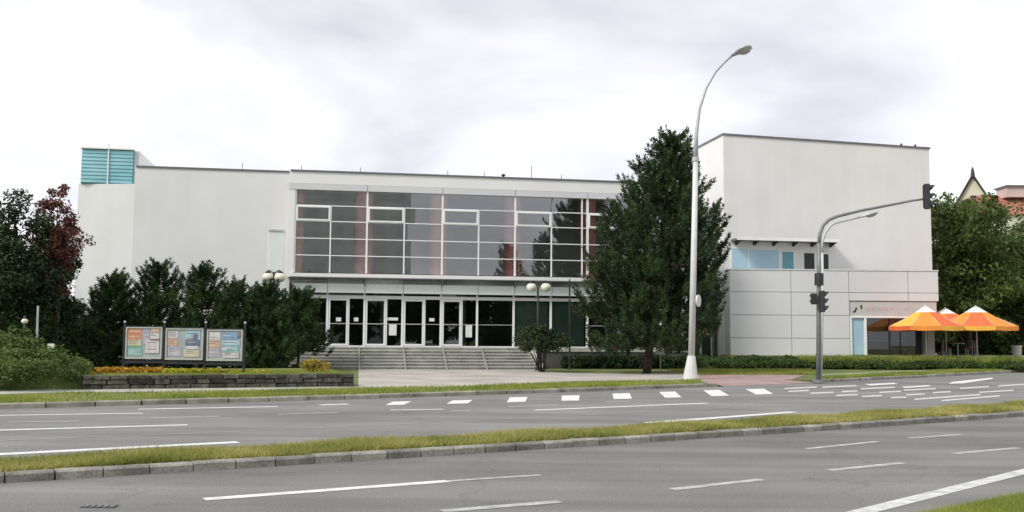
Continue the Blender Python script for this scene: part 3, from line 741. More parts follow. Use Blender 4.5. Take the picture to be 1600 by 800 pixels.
MB().fbox(FA, ax(1328.5) + .06, ax(1351.5) - .06, -.2, -.15, szb + .02, szt - .09).build('blue_panel', 'blue_glass', shop)
shx = [1351.5, 1390, 1432]
for x in shx[1:]: MB().fbox(FA, ax(x) - .025, ax(x) + .025, -.28, -.14, szb, szt - .082).build('window_bar', 'dark_metal', shop)
for x_0, x_1 in zip(shx, shx[1:]): pane(FA, ax(x_0) + .06, ax(x_1) - .03, szb, szt - .09, -.2, 'pane_shop', shop)
MB().fbox(FA, ax(1352), ax(1450), -.3, .05, szb - .12, szb - .002).build('sill', 'stone_step', shop)
MB().lathe(FA.pt(ax(1447), -.35, TZ - .1), [(.17, 0), (.17, szt - TZ)], 16).build('round_column', 'blind_green', shop, smooth=False)
MB().fbox(FA, a1 - .62, a1 - .25, -.5, -.1, TZ - .1, szt - .09).build('corner_pier', 'render_warm', shop)
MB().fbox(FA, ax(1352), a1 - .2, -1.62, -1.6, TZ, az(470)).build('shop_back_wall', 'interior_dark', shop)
for k in range(4):       # shelves and goods inside
    MB().fbox(FA, ax(1356), ax(1428), -1.55, -1.25, TZ + .3 + k * .5, TZ + .34 + k * .5).build('shelf', 'tabletop', shop)
# link of dark green glass
FLk = Fr((cb.x, 57.5, 0), PH)
lk = empty('glass_link', FLk.pt(-2, 0, 0), annex)
k0, k1 = FLk.s(1040, 500), FLk.s(1139, 500); kz = FLk.z(1120, 421)
ks = [FLk.s(x, 500) for x in (1040, 1066, 1092, 1114, 1139)]
for a, b in zip(ks, ks[1:]):
    for z0, z1 in ((.3, 2.2), (2.2, 3.7), (3.7, kz)): pane(FLk, a, b, z0, z1, 0, 'pane_link', lk)
for s in ks: MB().fbox(FLk, s - .03, s + .03, -.05, .05, .1, kz).build('mullion', 'grey_steel', lk)
for z in (2.2, 3.7): MB().fbox(FLk, k0, k1, -.04, .04, z - .025, z + .025).build('transom', 'grey_steel', lk)
MB().fbox(FLk, k0, k1, -1.5, .1, kz, kz + .2).build('link_roof', 'white_frame', lk)
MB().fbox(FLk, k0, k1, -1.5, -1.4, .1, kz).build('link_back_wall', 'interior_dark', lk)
d0, d1 = FLk.s(1094, 530, .1), FLk.s(1113, 530, .1)
dz = FLk.z(1103, 503, .1)
dm = MB()
for a, b, z0, z1 in ((d0, d0 + .09, .3, dz), (d1 - .09, d1, .3, dz), (d0 + .09, d1 - .09, dz - .09, dz), (d0 + .09, d1 - .09, .3, .42)): dm.fbox(FLk, a, b, .05, .1, z0, z1)
dm = dm.build('door', 'galv', lk)
pane(FLk, d0 + .09, d1 - .09, .42, dz - .09, .07, 'pane_link', lk, 'door_pane')
MB().fbox(FLk, FLk.s(1099, 518, .1), FLk.s(1107.5, 518, .1), .075, .085, FLk.z(1103, 523.5, .1), FLk.z(1103, 513.5, .1)).build('yellow_notice', 'sign_yellow', lk)
# window band on the block and its slatted brise-soleil
bx = lambda x: FB.s(x, 400, 0)
bzz = lambda y, x=1200: FB.z(x, y, 0)
wb = empty('window_band', FB.pt(bx(1220), 0, bzz(420)), annex)
for x_0, x_1, m in ((1143, 1168.5, 'blue_glass'), (1170.5, 1217, 'blue_glass'), (1222, 1239.5, 'teal_dark'), (1256, 1272, 'dark_metal'), (1284.5, 1294, 'dark_metal')):
    y1 = 389.5 + (x_0 - 1143) * .04
    f = MB().fbox(FB, bx(x_0) - .05, bx(x_1) + .05, -.03, .03, bzz(424), bzz(y1) + .06).build('window', 'white_frame', wb)
    MB().fbox(FB, bx(x_0), bx(x_1), .028, .04, bzz(423), bzz(y1)).build('pane', m, wb)
zs = bzz(377, 1150)
MB().hexa([FB.pt(bx(1142), .9, zs), FB.pt(bx(1300), .9, zs), FB.pt(bx(1300), .01, zs), FB.pt(bx(1142), .01, zs), FB.pt(bx(1142), .9, zs + .1), FB.pt(bx(1300), .9, zs + .1), FB.pt(bx(1300), .01, zs + .1), FB.pt(bx(1142), .01, zs + .1)]).build('sunshade', 'coping', annex)
MB().fbox(FB, bx(1142), bx(1300), .905, .96, zs - .01, zs + .17).build('sunshade_edge', 'white_frame', annex)
for x in (1150, 1178, 1208, 1239, 1268, 1297):
    s = bx(x); MB().hexa([FB.pt(s - .05, .1, zs - .22), FB.pt(s + .05, .1, zs - .22), FB.pt(s + .05, .01, zs - .22), FB.pt(s - .05, .01, zs - .22), FB.pt(s - .05, .8, zs - .003), FB.pt(s + .05, .8, zs - .003), FB.pt(s + .05, .01, zs - .003), FB.pt(s - .05, .01, zs - .003)]).build('sunshade_bracket', 'dark_metal', annex)

# raised terrace before the shop, banked down to the lawn
bank = MB()
tp = [(12.0, 53.6), (12.0, 57), (60, 66), (52, 58.5), (31, 53.3), (24, 52.6)]
n_ = len(tp)
outr = [(11.0, 52.3), (11.0, 58), (64, 68), (56, 57.6), (31.8, 52.2), (24, 51.4)]
bank.add([(x, y, TZ - .03) for x, y in tp] + [(x, y, LZ - .05) for x, y in outr], [tuple(range(n_))[::-1]] + [(i, (i + 1) % n_, n_ + (i + 1) % n_, n_ + i) for i in range(n_)])
bk = bank.build('terrace_bank', 'lawn'); tag(bk, kind='structure')
tag(MB().poly([(22.4, 53.3), (24, 53.0), (31, 53.7), (31, 58), (22.4, 57)], TZ - .026, TZ - .02).build('cafe_terrace', 'paving'), kind='structure')

# ------------------------------------------------------------------ trees
def make_tree(name, label, cat, base, crown, trunk_pts, trunk_r, limbs, leafm, per, group=None):
    t = empty(name, base); tag(t, label, cat, group)
    tb = MB(); tb.tube(trunk_pts, trunk_r, 9)
    for pts, rad in limbs: tb.tube(pts, rad, 5)
    tb.build('trunk', 'bark', t, smooth=True)
    raw_mesh('crown', crown, None, leafm, t, org=base, per=per)
    return t
def pine(name, label, base, H, R, seed, nb=150, low=.10, lean=(0, 0), per_tuft=26, dens=8, ln=.26, wd=.017, top_pow=.75, matn='needles', group=None, irr=.25, shape=None, shoot=.34, whorls=0, inner=.25, tips=0):
    global rng
    rng = np.random.default_rng(seed); rnd = random.Random(seed)
    base = Vector(base); cen, ax_, limbs = [], [], []
    for i in range(nb):
        t = low + (1 - low) * ((i + rnd.random()) / nb) ** .9
        if whorls: t = min(.985, low + (1 - low) * (((i * whorls) // nb + .5 + rnd.gauss(0, .11)) / whorls) ** .9)
        az_ = i * 2.39996 + rnd.uniform(-.4, .4)
        tt = (t - low) / (1 - low)
        prof = shape(tt) if shape else (1 - tt) ** top_pow
        r = R * prof * (1 + rnd.uniform(-irr, irr)) + .18
        z0 = H * t
        d = Vector((math.cos(az_), math.sin(az_), 0))
        droop = (-.20 + .5 * tt) * r
        p0 = base + Vector((lean[0] * t, lean[1] * t, z0)); pm = p0 + d * r * .55 + Vector((0, 0, droop * .35)); p1 = p0 + d * r + Vector((0, 0, droop + .12 * r))
        limbs.append(([p0, pm, p1], [.05 * (1 - tt) + .015, .03 * (1 - tt) + .01, .006]))
        k = max(3, int(dens * (r / R) ** .8 * 1.6))
        for j in range(k):
            f = inner + (1 - inner) * (j + rnd.random()) / k
            q = p0.lerp(pm, f / .55) if f < .55 else pm.lerp(p1, (f - .55) / .45)
            sp = .22 * r * (1.1 - .5 * f)
            side_ = Vector((-d.y, d.x, 0)) * rnd.gauss(0, sp)
            c = q + side_ + Vector((0, 0, rnd.uniform(-.15, .3) * min(1, r)))
            a = d * .7 + Vector((-d.y, d.x, 0)) * rnd.gauss(0, .4) + Vector((0, 0, .75 + rnd.uniform(-.2, .5)))
            cen.append(c); ax_.append(a)
            if f > .8: cen.append(c + a.normalized() * shoot * 1.3); ax_.append(a + Vector((0, 0, .6)))
    for j in range(tips):       # upright leading shoots that break the outline
        a_ = rnd.uniform(0, 6.283); rr_ = R * math.sqrt(rnd.random()) * .85; zt__ = H * (1 - .62 * (rr_ / R) ** 1.3) * rnd.uniform(.86, 1.0)
        for q_ in range(4): cen.append(base + Vector((math.cos(a_) * rr_, math.sin(a_) * rr_, zt__ - q_ * .2))); ax_.append(Vector((rnd.gauss(0, .15), rnd.gauss(0, .15), 1)))
    for j in range(6): cen.append(base + Vector((lean[0], lean[1], H - j * .18))); ax_.append(Vector((rnd.gauss(0, .2), rnd.gauss(0, .2), 1)))
    cr_ = needles(np.array(cen), np.array(ax_), per_tuft, ln, wd, shoot)
    kz_ = H / (np.percentile(cr_[:, 2], 99.97) - base.z); cr_[:, 2] = base.z + (cr_[:, 2] - base.z) * kz_
    limbs = [([Vector((p_.x, p_.y, base.z + (p_.z - base.z) * kz_)) for p_ in pl_], rl_) for pl_, rl_ in limbs]
    tp_ = [base + Vector((lean[0] * t, lean[1] * t, H * t - (.15 if t == 0 else 0))) for t in (0, .25, .5, .75, .97)]
    return make_tree(name, label, 'tree', base, cr_, tp_, [H * .018, H * .014, H * .01, H * .006, .01], limbs, matn, 3, group)
def broadleaf(name, label, base, H, R, seed, matn, trunk_h=.3, clumps=90, per=150, leaf=.10, clump=.55, sz=.8, group=None, cat='tree', tr=.02, loose=0.0):
    global rng
    rng = np.random.default_rng(seed); rnd = random.Random(seed)
    base = Vector(base); c0 = base + Vector((0, 0, H * (1 + trunk_h) / 2)); rz = H * (1 - trunk_h) / 2
    cen, rad, limbs = [], [], []
    for i in range(clumps):
        v = Vector((rnd.gauss(0, 1), rnd.gauss(0, 1), rnd.gauss(0, 1))).normalized()
        f = rnd.random() ** .45
        bump = 1 + .22 * math.sin(v.x * 5 + seed) * math.sin(v.y * 4 + seed * 2) + .12 * math.sin(v.z * 7 + seed)
        p = c0 + Vector((v.x * R, v.y * R, v.z * rz)) * f * bump * (.92 + loose * rnd.random())
        cen.append(p); rad.append(clump * rnd.uniform(.55, 1.25))
        if i % 3 == 0:
            b0 = base + Vector((0, 0, H * rnd.uniform(trunk_h * .6, .75))); mid_ = b0.lerp(p, .5) + Vector((0, 0, .1 * H * rnd.uniform(-.3, .6)))
            limbs.append(([b0, mid_, p], [H * tr * .4, H * tr * .22, .01]))
    cr_ = leaves(np.array(cen), np.array(rad), per, leaf, sz)
    kz_ = H / (np.percentile(cr_[:, 2], 99.9) - base.z); cr_[:, 2] = base.z + (cr_[:, 2] - base.z) * kz_
    limbs = [([Vector((p_.x, p_.y, base.z + (p_.z - base.z) * kz_)) for p_ in pl_], rl_) for pl_, rl_ in limbs]
    tp_ = [base + Vector((0, 0, -.15)), base + Vector((.02 * H, 0, H * .3)), base + Vector((0, .02 * H, H * .8))]
    return make_tree(name, label, cat, base, cr_, tp_, [H * tr, H * tr * .8, H * tr * .25], limbs, matn, 4, group)

PB = G(1008, 583, LZ); PB.y -= .4
Hp = V(1045, 206, PB.y).z
big_pine = pine('pine_tree', 'tall dark pine beside the street lamp, hiding the hall corner', PB, Hp, 2.5, 5, nb=200, low=.095, whorls=19, inner=.3, lean=(V(1052, 206, PB.y).x - PB.x, 0), per_tuft=46, dens=9, ln=.17, wd=.027, irr=.30, shoot=.26, shape=lambda t: float(np.interp(t, [0, .1, .22, .45, .6, .75, .9, .97, 1], [.80, .92, 1.0, .92, .72, .47, .19, .07, .02])))
# row of dark conifers before the white wall: px, top y, depth, half width m
ROW = [(176, 424, 41.0, 1.05), (243, 408, 42.0, 1.3), (313, 411, 41.5, 1.3), (366, 436, 41.0, 1.0), (414, 440, 41.6, 1.0), (466, 449, 44.6, .8)]
words = ['leftmost and slim conifer of the dark row, standing apart from the wall notice boards', 'tallest conifer of the dark row, behind the left notice board', 'broad conifer of the dark row behind the middle notice board',
         'conifer of the dark row behind the right notice board', 'conifer of the dark row just below the lamp with two globes', 'rightmost and shortest conifer of the dark row, beside the entrance steps']
for i, (px, ty, Y, r) in enumerate(ROW):
    b = V(px, 560, Y); b.z = LZ
    h = V(px, ty, Y).z
    pine('conifer', words[i], b, h, r * 1.38, 30 + i, tips=20, nb=85, low=.02 if i < 5 else .27, per_tuft=42, dens=7, ln=.14, wd=.024, matn='needles_row', group='dark conifers in a row before the hall', irr=.4, shoot=.17, shape=lambda t: (1 - t) ** .75 * (.9 + .15 * math.sin(t * 9)))
# left edge
b = V(14, 560, 37.0); b.z = LZ
broadleaf('leafy_tree', 'dense dark green tree at the left edge of the picture', b, V(20, 304, 37).z, 1.9, 51, 'leaf_dark', .03, 200, 170, .075, .6)
b = V(76, 560, 39.5); b.z = LZ
broadleaf('leafy_tree', 'dark green tree below the purple crown, left of the conifer row', b, V(84, 385, 39.5).z, 1.0, 52, 'leaf_dark', .02, 110, 170, .07, .5)
b = V(80, 560, 38.3); b.z = LZ
broadleaf('plum_tree', 'reddish purple leaved tree rising over the dark trees beside the hall', b, V(86, 294, 38.3).z, .88, 53, 'leaf_purple', .46, 95, 80, .07, .34, loose=.15)
# right side trees behind the shop
b = V(1512, 560, 63); b.z = LZ
broadleaf('leafy_tree', 'big green broadleaf tree behind the parasols, beside the pavilion', b, V(1512, 303, 63).z, 3.2, 61, 'leaf_green', .08, 170, 150, .13, .8)
b = V(1592, 560, 66); b.z = LZ
broadleaf('leafy_tree', 'green broadleaf tree cut by the right edge of the picture', b, V(1592, 322, 66).z, 3.3, 62, 'leaf_green', .06, 170, 150, .13, .8)
b = V(1545, 560, 71); b.z = LZ
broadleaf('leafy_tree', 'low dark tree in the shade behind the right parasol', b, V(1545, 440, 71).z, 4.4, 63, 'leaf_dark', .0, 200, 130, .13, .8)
b = V(1478, 560, 66); b.z = LZ
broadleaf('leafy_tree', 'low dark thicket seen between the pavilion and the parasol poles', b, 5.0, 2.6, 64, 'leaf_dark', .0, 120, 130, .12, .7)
b = V(108, 560, 47); b.z = LZ
broadleaf('leafy_tree', 'low dark thicket behind the left end of the flower bed', b, 3.3, 2.2, 65, 'leaf_dark', .0, 110, 130, .08, .6)
b = V(5, 560, 46); b.z = LZ
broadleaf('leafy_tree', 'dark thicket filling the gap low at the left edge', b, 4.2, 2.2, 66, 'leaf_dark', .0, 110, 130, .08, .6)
# pines across the street behind the viewer, seen as dark shapes in the glass
mir = pine('pine_tree', 'dark pine mirrored in the right part of the glass front', (20, -6, 0), 12.5, 2.4, 71, nb=110, low=.1, per_tuft=24, dens=6, ln=.3, wd=.05)
mir['group'] = 'pines mirrored in the glass front'
for i, (x, y, s) in enumerate([(27, -5, .8), (31.5, -9, .62), (24, -14, .5)]):
    copy_tree(mir, (x, y, 0), i * 1.3, s)

ap = empty('added_block', (0, -50, 0)); tag(ap, 'tall pale block added out of view to darken the reflection in the left panes', 'building')  # added behind the camera so the left panes reflect less bright sky
MB().box(-24, 20, -62, -50, 0, 25).build('wall', 'added_block_grey', ap)
MB().box(-24.3, 20.3, -62.3, -49.7, 25, 25.5).build('roof', 'coping', ap)
wm_ = MB().box(-.75, .75, -.04, .04, -.7, .7).build('window', 'added_block_window', ap)  # windows belong to the added block only
wm_.location = Vector((-22, -49.98, 2.4)) - ORG[ap.name]
for fl_ in range(8):
    for cl_ in range(14):
        if fl_ or cl_: piece(wm_.data, 'window', ap, (-22 + cl_ * 3.1, -49.98, 2.4 + fl_ * 2.85))
rowt = broadleaf('leafy_tree', 'dense tree of a row added out of view to darken the entrance door glass', (-14, -24, 0), 8.5, 3.2, 75, 'leaf_dark', .0, 110, 60, .3, .9, group='added trees that darken the reflection in the entrance doors')  # row added behind the camera to give the door glass a dark reflection
for i in range(1, 9): copy_tree(rowt, (-14 + i * 5.0, -24 + (i % 3) * 1.5, 0), i * 1.1, .85 + .05 * (i % 4))

# ------------------------------------------------------------------ shrubs, hedge, beds, grass
def shrub(name, label, cat, base, r, h, seed, matn, n=40, per=130, leaf=.05, clump=.25, stems=0):
    global rng
    rng = np.random.default_rng(seed); rnd = random.Random(seed)
    base = Vector(base); t = empty(name, base); tag(t, label, cat)
    cen, rad = [], []
    sb = MB()
    for i in range(n):
        a = rnd.uniform(0, 6.283); f = math.sqrt(rnd.random()); z = h * (.25 if not stems else .45) + h * (.75 if not stems else .5) * rnd.random() * (1 - .55 * f * f)
        p = base + Vector((math.cos(a) * r * f, math.sin(a) * r * f, z)); cen.append(p); rad.append(clump * rnd.uniform(.6, 1.3))
        if i < max(stems, 5): sb.tube([base + Vector((math.cos(a) * .1, math.sin(a) * .1, -.05)), base.lerp(p, .55) + Vector((0, 0, .1)), p], [.03, .022, .008], 5)
    sb.build('stems', 'bark', t, smooth=True)
    raw_mesh('foliage', leaves(np.array(cen), np.array(rad), per, leaf, .8), None, matn, t, org=base, per=4)
    return t
b = G(848, 581, LZ); b.y -= .3
shrub('shrub', 'rounded dark green shrub on bare stems at the right end of the steps', 'shrub', b, 1.15, 2.3, 81, 'leaf_dark', 60, 130, .055, .32, stems=9)
b = G(560, 606, LZ)
jb = G(40, 612, LZ)
shrub('bush', 'wide spreading green bush at the left edge above the low kerb', 'bush', (jb.x - .75, jb.y + 1.3, LZ), 1.6, 1.1, 82, 'leaf_bush', 110, 120, .05, .3)
b = V(22, 556, 33); b.z = LZ
shrub('bush', 'light green leafy bush behind the spreading bush at the left edge', 'bush', b, .8, 1.9, 83, 'leaf_bush', 50, 110, .06, .28)
b = G(492, 577, .45)
def region_points(quad, n):
    """random points in a ground quad given by its corners"""
    q = np.array([(p[0], p[1]) for p in quad]); u = rng.random(n)[:, None]; v = rng.random(n)[:, None]
    return (q[0] * (1 - u) + q[1] * u) * (1 - v) + (q[3] * (1 - u) + q[2] * u) * v
# retaining wall of rough stones
WA, WB = G(128, 609, LZ), G(553, 604, LZ)
wd_ = (WB - WA); wl = wd_.length; wdir = wd_.normalized(); wang = math.atan2(wdir.y, wdir.x)
WT = .50
rw = empty('retaining_wall', (WA + WB) / 2); tag(rw, 'low dry stone wall holding the flower bed behind the notice boards', 'wall')
FW = Fr((WA.x, WA.y, 0), wang)
MB().fbox(FW, 0, wl, -.3, -.05, LZ - .1, WT - .05).build('core', 'earth_dark', rw)
sm = stone_mesh('stone', 'wall_stone')
zc = LZ
for c in range(3):
    h = (WT - LZ) / 3; x = -random.uniform(0, .3)
    while x < wl:
        L = random.uniform(.35, .75); x1 = min(x + L, wl)
        ce = FW.pt((max(x, 0) + x1) / 2, -.1 + random.uniform(-.02, .03), zc + h / 2)
        piece(sm, 'stone', rw, ce, wang + random.uniform(-.04, .04), ((x1 - max(x, 0)) * .94, .2, h * random.uniform(.78, .93)))
        x = x1
    zc += h
# short return of the wall at its right end and the raised bed behind
MB().fbox(FW, wl - .25, wl, -1.8, -.31, LZ - .05, WT - .03).build('end_return', 'wall_stone', rw)
bedq = [FW.pt(-3.5, -.2, 0), FW.pt(wl, -.2, 0), FW.pt(wl + .8, -6.0, 0), FW.pt(-3.5, -6.5, 0)]
tag(MB().poly([FW.pt(-3.5, -.28, 0), FW.pt(wl - .03, -.28, 0), FW.pt(wl - .03, -1.8, 0), FW.pt(wl + .3, -7, 0), FW.pt(-3.5, -7, 0)], LZ - .05, WT - .06).build('raised_lawn', 'lawn'), kind='structure')
rng = np.random.default_rng(5)
def stuff(name, label, cat, V_, m, per): 
    o = raw_mesh(name, V_, None, m, None, org=V_.mean(0) * np.array([1, 1, 0]), per=per); tag(o, label, cat, kind='stuff'); return o
def bedflowers(s0, s1, o0, o1, n, z, h, m, label, size):
    s = rng.uniform(s0, s1, n); o = rng.uniform(o0, o1, n); p = np.array([FW.pt(a, b, 0) for a, b in zip(s, o)])
    p[:, 2] = z + rng.uniform(.3, 1, n) * h
    stuff('flower_bed', label, 'flowers', leaves(p, np.full(n, .06), 8, size, .5), m, 4)
zb = WT - .06
s_at = lambda px: FW.s(px, 590, -1.2)
bedflowers(s_at(95), s_at(255), -2.6, -1.4, 700, zb, .2, 'petal', 'orange and yellow flowers in the bed behind the left notice board', .035)
bedflowers(s_at(255), s_at(345), -2.2, -1.4, 420, zb, .16, 'petal_yellow', 'yellow flowers in the bed behind the middle notice board', .03)
bedflowers(s_at(345), s_at(425), -2.0, -1.5, 200, zb, .12, 'petal_yellow', 'low yellow green flowers right of the notice boards', .03)
fl = Vector(FW.pt(FW.s(492, 575, -2.0), -2.0, zb))
shrub('flowering_shrub', 'small orange and yellow flowering shrub before the entrance steps', 'shrub', fl, .45, .45, 85, 'petal_bush', 30, 60, .03, .12)
# grass
def lerp_quad(A, B, n, t0, t1):
    """points scattered between two lines"""
    A = np.array([(p.x, p.y) for p in A]); B = np.array([(p.x, p.y) for p in B])
    def along(P, t):
        seg = np.linalg.norm(np.diff(P, axis=0), axis=1); c = np.concatenate([[0], np.cumsum(seg)]); L = t * c[-1]
        return np.stack([np.interp(L, c, P[:, 0]), np.interp(L, c, P[:, 1])], 1)
    t = rng.uniform(t0, t1, n); v = rng.random(n)[:, None]
    return along(A, t) * (1 - v) + along(B, t) * v
rng = np.random.default_rng(9)
n = 140000
mp_ = lerp_quad(ext(side(B_, .17)[1:-1], 3, 12), ext(C_[1:-1], 3, 12), n, 0, 1)
edge = rng.random(n)
den = np.sin(mp_[:, 0] * 1.3 + 1) * np.sin(mp_[:, 1] * .9 + mp_[:, 0] * .7) * .5 + .5
keep = rng.random(n) < .45 + .55 * den
pp = np.column_stack([mp_[keep], np.full(keep.sum(), .09)])
stuff('median_grass', 'patchy green and straw coloured grass along the road median', 'grass', blades(pp * 1.0, .075 * (0.5 + 1.0 * den[keep]), .009, .7), 'blade', 3)
n = 60000
v_ = lerp_quad([G(1395, 825), G(1457, 812), G(1627, 778), G(1720, 757)], [G(1500, 860), G(1560, 845), G(1660, 815), G(1760, 790)], n, 0, 1)
stuff('verge_grass', 'green grass in the lower right corner beside the near road', 'grass', blades(np.column_stack([v_, np.full(n, .02)]), .085, .006), 'blade_lush', 3)
n = 60000
vt = [G(x, y, LZ) for x, y in [(-40, 623), (120, 614), (420, 612), (600, 606.8), (830, 600.8), (1000, 595.8), (1092, 593.5)]]
vb = [p for p in side(D_, .16) if -12.5 < p.x < 7.2]
v_ = lerp_quad(vb, vt, n, 0, 1); kp = rng.random(n) < .55 + .45 * np.sin(v_[:, 0] * .8)
v_ = v_[kp]
stuff('pavement_grass', 'short grass strip between the far kerb and the footpath', 'grass', blades(np.column_stack([v_, np.full(len(v_), LZ)]), .09, .012), 'blade_lush', 3)
n = 60000
vt = [G(x, y, LZ) for x, y in [(1283, 590), (1450, 581), (1640, 571.8)]]
vb = [p for p in side(D_, .16) if 11.6 < p.x < 30]
v_ = lerp_quad(vb, vt, n, 0, 1)
stuff('kerbside_grass', 'grass strip along the far kerb right of the traffic signal mast', 'grass', blades(np.column_stack([v_, np.full(n, LZ)]), .10, .014), 'blade_lush', 3)
n = 70000
v_ = region_points([G(1095, 586, LZ), G(1275, 586, LZ), G(1268, 578, LZ), G(1040, 579, LZ)], 16000)
v2 = region_points([FW.pt(-2, -.3, 0), FW.pt(wl, -.3, 0), FW.pt(wl, -4, 0), FW.pt(-2, -4, 0)], 26000)
pp = np.concatenate([np.column_stack([v_, np.full(len(v_), LZ)]), ])
stuff('lawn_grass', 'bright grass strip before the hedge beside the red paving', 'grass', blades(pp, .11, .016), 'blade_lush', 3)
stuff('bed_grass', 'grass on the raised bed behind the dry stone wall', 'grass', blades(np.column_stack([v2, np.full(len(v2), zb)]), .08, .014), 'blade_lush', 3)
# leafy ground cover on the bank before the annex
n = 2600
t_ = rng.random(n); xs = 8.0 + t_ * 26
yf = np.interp(xs, [8, 11, 24, 31, 34], [50.4, 51.4, 51.3, 52.2, 54.0])
w_ = rng.random(n)
ys = yf + w_ * np.interp(xs, [8, 24, 34], [1.8, 1.5, 1.6])
zs_ = LZ + .12 + .52 * np.sqrt(w_) * (0.85 + .25 * np.sin(xs * 2.1) * np.sin(xs * .7)) * rng.uniform(.6, 1.0, n)
stuff('ground_cover', 'long band of leafy green ground cover before the annex', 'hedge', leaves(np.column_stack([xs, ys, zs_]), np.full(n, .2), 42, .06, .8), 'leaf_cover', 4)
n = 9000
xs = rng.uniform(15, 33, n); ys = np.interp(xs, [8, 24, 31, 34], [52.2, 52.2, 53.0, 55.0]) + rng.uniform(-.5, .5, n)
stuff('tall_grass', 'tall fresh grass along the edge of the shop terrace', 'grass', blades(np.column_stack([xs, ys, np.full(n, LZ + .25)]), .48, .022, .25), 'blade_lush', 3)
# dark low hedge against the terrace wall under the pine
n = 500
xs = rng.uniform(2.6, 9.0, n); ys = 49.0 + xs * .17 + rng.uniform(-.3, .5, n)
stuff('low_hedge', 'dark low hedge under the big pine along the terrace wall', 'hedge', leaves(np.column_stack([xs, ys, LZ + rng.uniform(.1, .62, n)]), np.full(n, .2), 50, .05, .8), 'leaf_dark', 4)

# ------------------------------------------------------------------ notice boards
NA, NB_ = G(193, 601, LZ), G(382, 602, LZ)
off = Vector((wdir.y, -wdir.x, 0)) * 0.0
FN = Fr((NA.x, NA.y, 0), math.atan2(NB_.y - NA.y, NB_.x - NA.x))
nbt = empty('notice_board', FN.pt(FN.s(288, 590), 0, LZ)); tag(nbt, 'three framed notice boards in a row on four dark posts', 'notice board')
posts = [FN.s(x, 560) for x in (193, 255.5, 320, 381.5)]
ztop = FN.z(255, 505)
for s in posts:
    MB().tube([FN.pt(s, 0, LZ - .1), FN.pt(s, 0, ztop)], .036, 8).build('post', 'dark_metal', nbt)
    MB().ball(FN.pt(s, 0, ztop + .03), .04, 10, 7).build('post_finial', 'galv', nbt)
for i in range(3):
    a, b = posts[i] + .055, posts[i + 1] - .055
    z1, z0 = FN.z(255, 511 + i * 1.6), FN.z(255, 561 + i * 1.2)
    cs = MB().fbox(FN, a, b, -.06, .03, z0, z1).build('case', 'board_back', nbt)
    t = .042; fm = MB()
    fm.fbox(FN, a, b, .031, .06, z1 - t, z1); fm.fbox(FN, a, b, .031, .06, z0, z0 + t * 1.4); fm.fbox(FN, a, a + t, .031, .059, z0 + t * 1.4, z1 - t); fm.fbox(FN, b - t, b, .031, .059, z0 + t * 1.4, z1 - t)
    fm.build('frame', 'board_frame', cs)
    MB().fbox(FN, posts[i] + .05, posts[i + 1] - .05, -.03, .03, z0 - .13, z0 - .05).build('lower_rail', 'dark_metal', nbt)
    MB().fbox(FN, posts[i] + .03, posts[i + 1] - .03, -.06, .07, z1 + .004, z1 + .03).build('hood', 'dark_metal', nbt)
    A, Bz, Lw, Hh = a + t + .02, z0 + t * 1.4 + .02, b - a - 2 * t - .04, z1 - z0 - 2.4 * t - .04
    pr = [[(.0, .62, .42, .38, 'orange'), (.0, .40, .42, .21, 'cream'), (.02, .30, .40, .09, 'green'), (.02, .02, .44, .27, 'teal'), (.50, .45, .16, .53, 'lilac'), (.56, .12, .42, .5, 'white'), (.68, .64, .30, .22, 'white'), (.72, .88, .26, .12, 'peach'), (.7, .58, .28, .05, 'brown')],
          [(.0, .72, .30, .24, 'white'), (.0, .42, .28, .28, 'peach'), (.02, .04, .40, .36, 'lilac'), (.52, .58, .44, .4, 'sky'), (.54, .44, .42, .22, 'navy'), (.76, .66, .14, .2, 'navy'), (.56, .30, .36, .12, 'white'), (.5, .02, .46, .25, 'cream')],
          [(.0, .70, .34, .28, 'white'), (.0, .40, .36, .29, 'peach'), (.0, .06, .36, .32, 'lilac'), (.42, .70, .5, .28, 'blue'), (.42, .48, .56, .2, 'sky'), (.44, .24, .5, .22, 'teal'), (.42, .30, .16, .1, 'white'), (.46, .02, .5, .2, 'white'), (.9, .8, .1, .18, 'brown')]][i]
    for j, (x, y, w, h, m) in enumerate(pr):
        o = .033 + .0025 * (j + 1)
        MB().fbox(FN, A + x * Lw, A + (x + w) * Lw, .0305, o, Bz + y * Hh, Bz + (y + h) * Hh).build('poster', 'print_' + m, cs)
        if h > .18:
            for k in range(3):
                yy = y + h * (.25 + .25 * k); MB().fbox(FN, A + (x + .1 * w) * Lw, A + (x + w * random.uniform(.5, .9)) * Lw, .0305, o + .0012, Bz + yy * Hh, Bz + (yy + .022) * Hh).build('print_line', random.choice(['print_white', 'print_navy', 'print_brown']), cs)

# ------------------------------------------------------------------ lamps, signals, signs
LB = G(1079, 592.5, LZ)
lampT = empty('street_lamp', LB); tag(lampT, 'very tall pale street lamp with a curved top and conical base', 'street lamp')
Yl = LB.y
MB().tube([LB + Vector((0, 0, -.05)), LB + Vector((.0, 0, .03)), V(1079, 585, Yl), V(1080.5, 556, Yl)], [.30, .29, .26, .15], 12).build('base_cone', 'galv_pale', lampT, smooth=False)
top = [(1080.5, 557), (1084, 400), (1087, 250), (1088, 210), (1093, 170), (1103, 138), (1118, 112), (1133, 96), (1145, 86)]
radp = [.125, .115, .10, .07, .06, .055, .05, .05, .05]
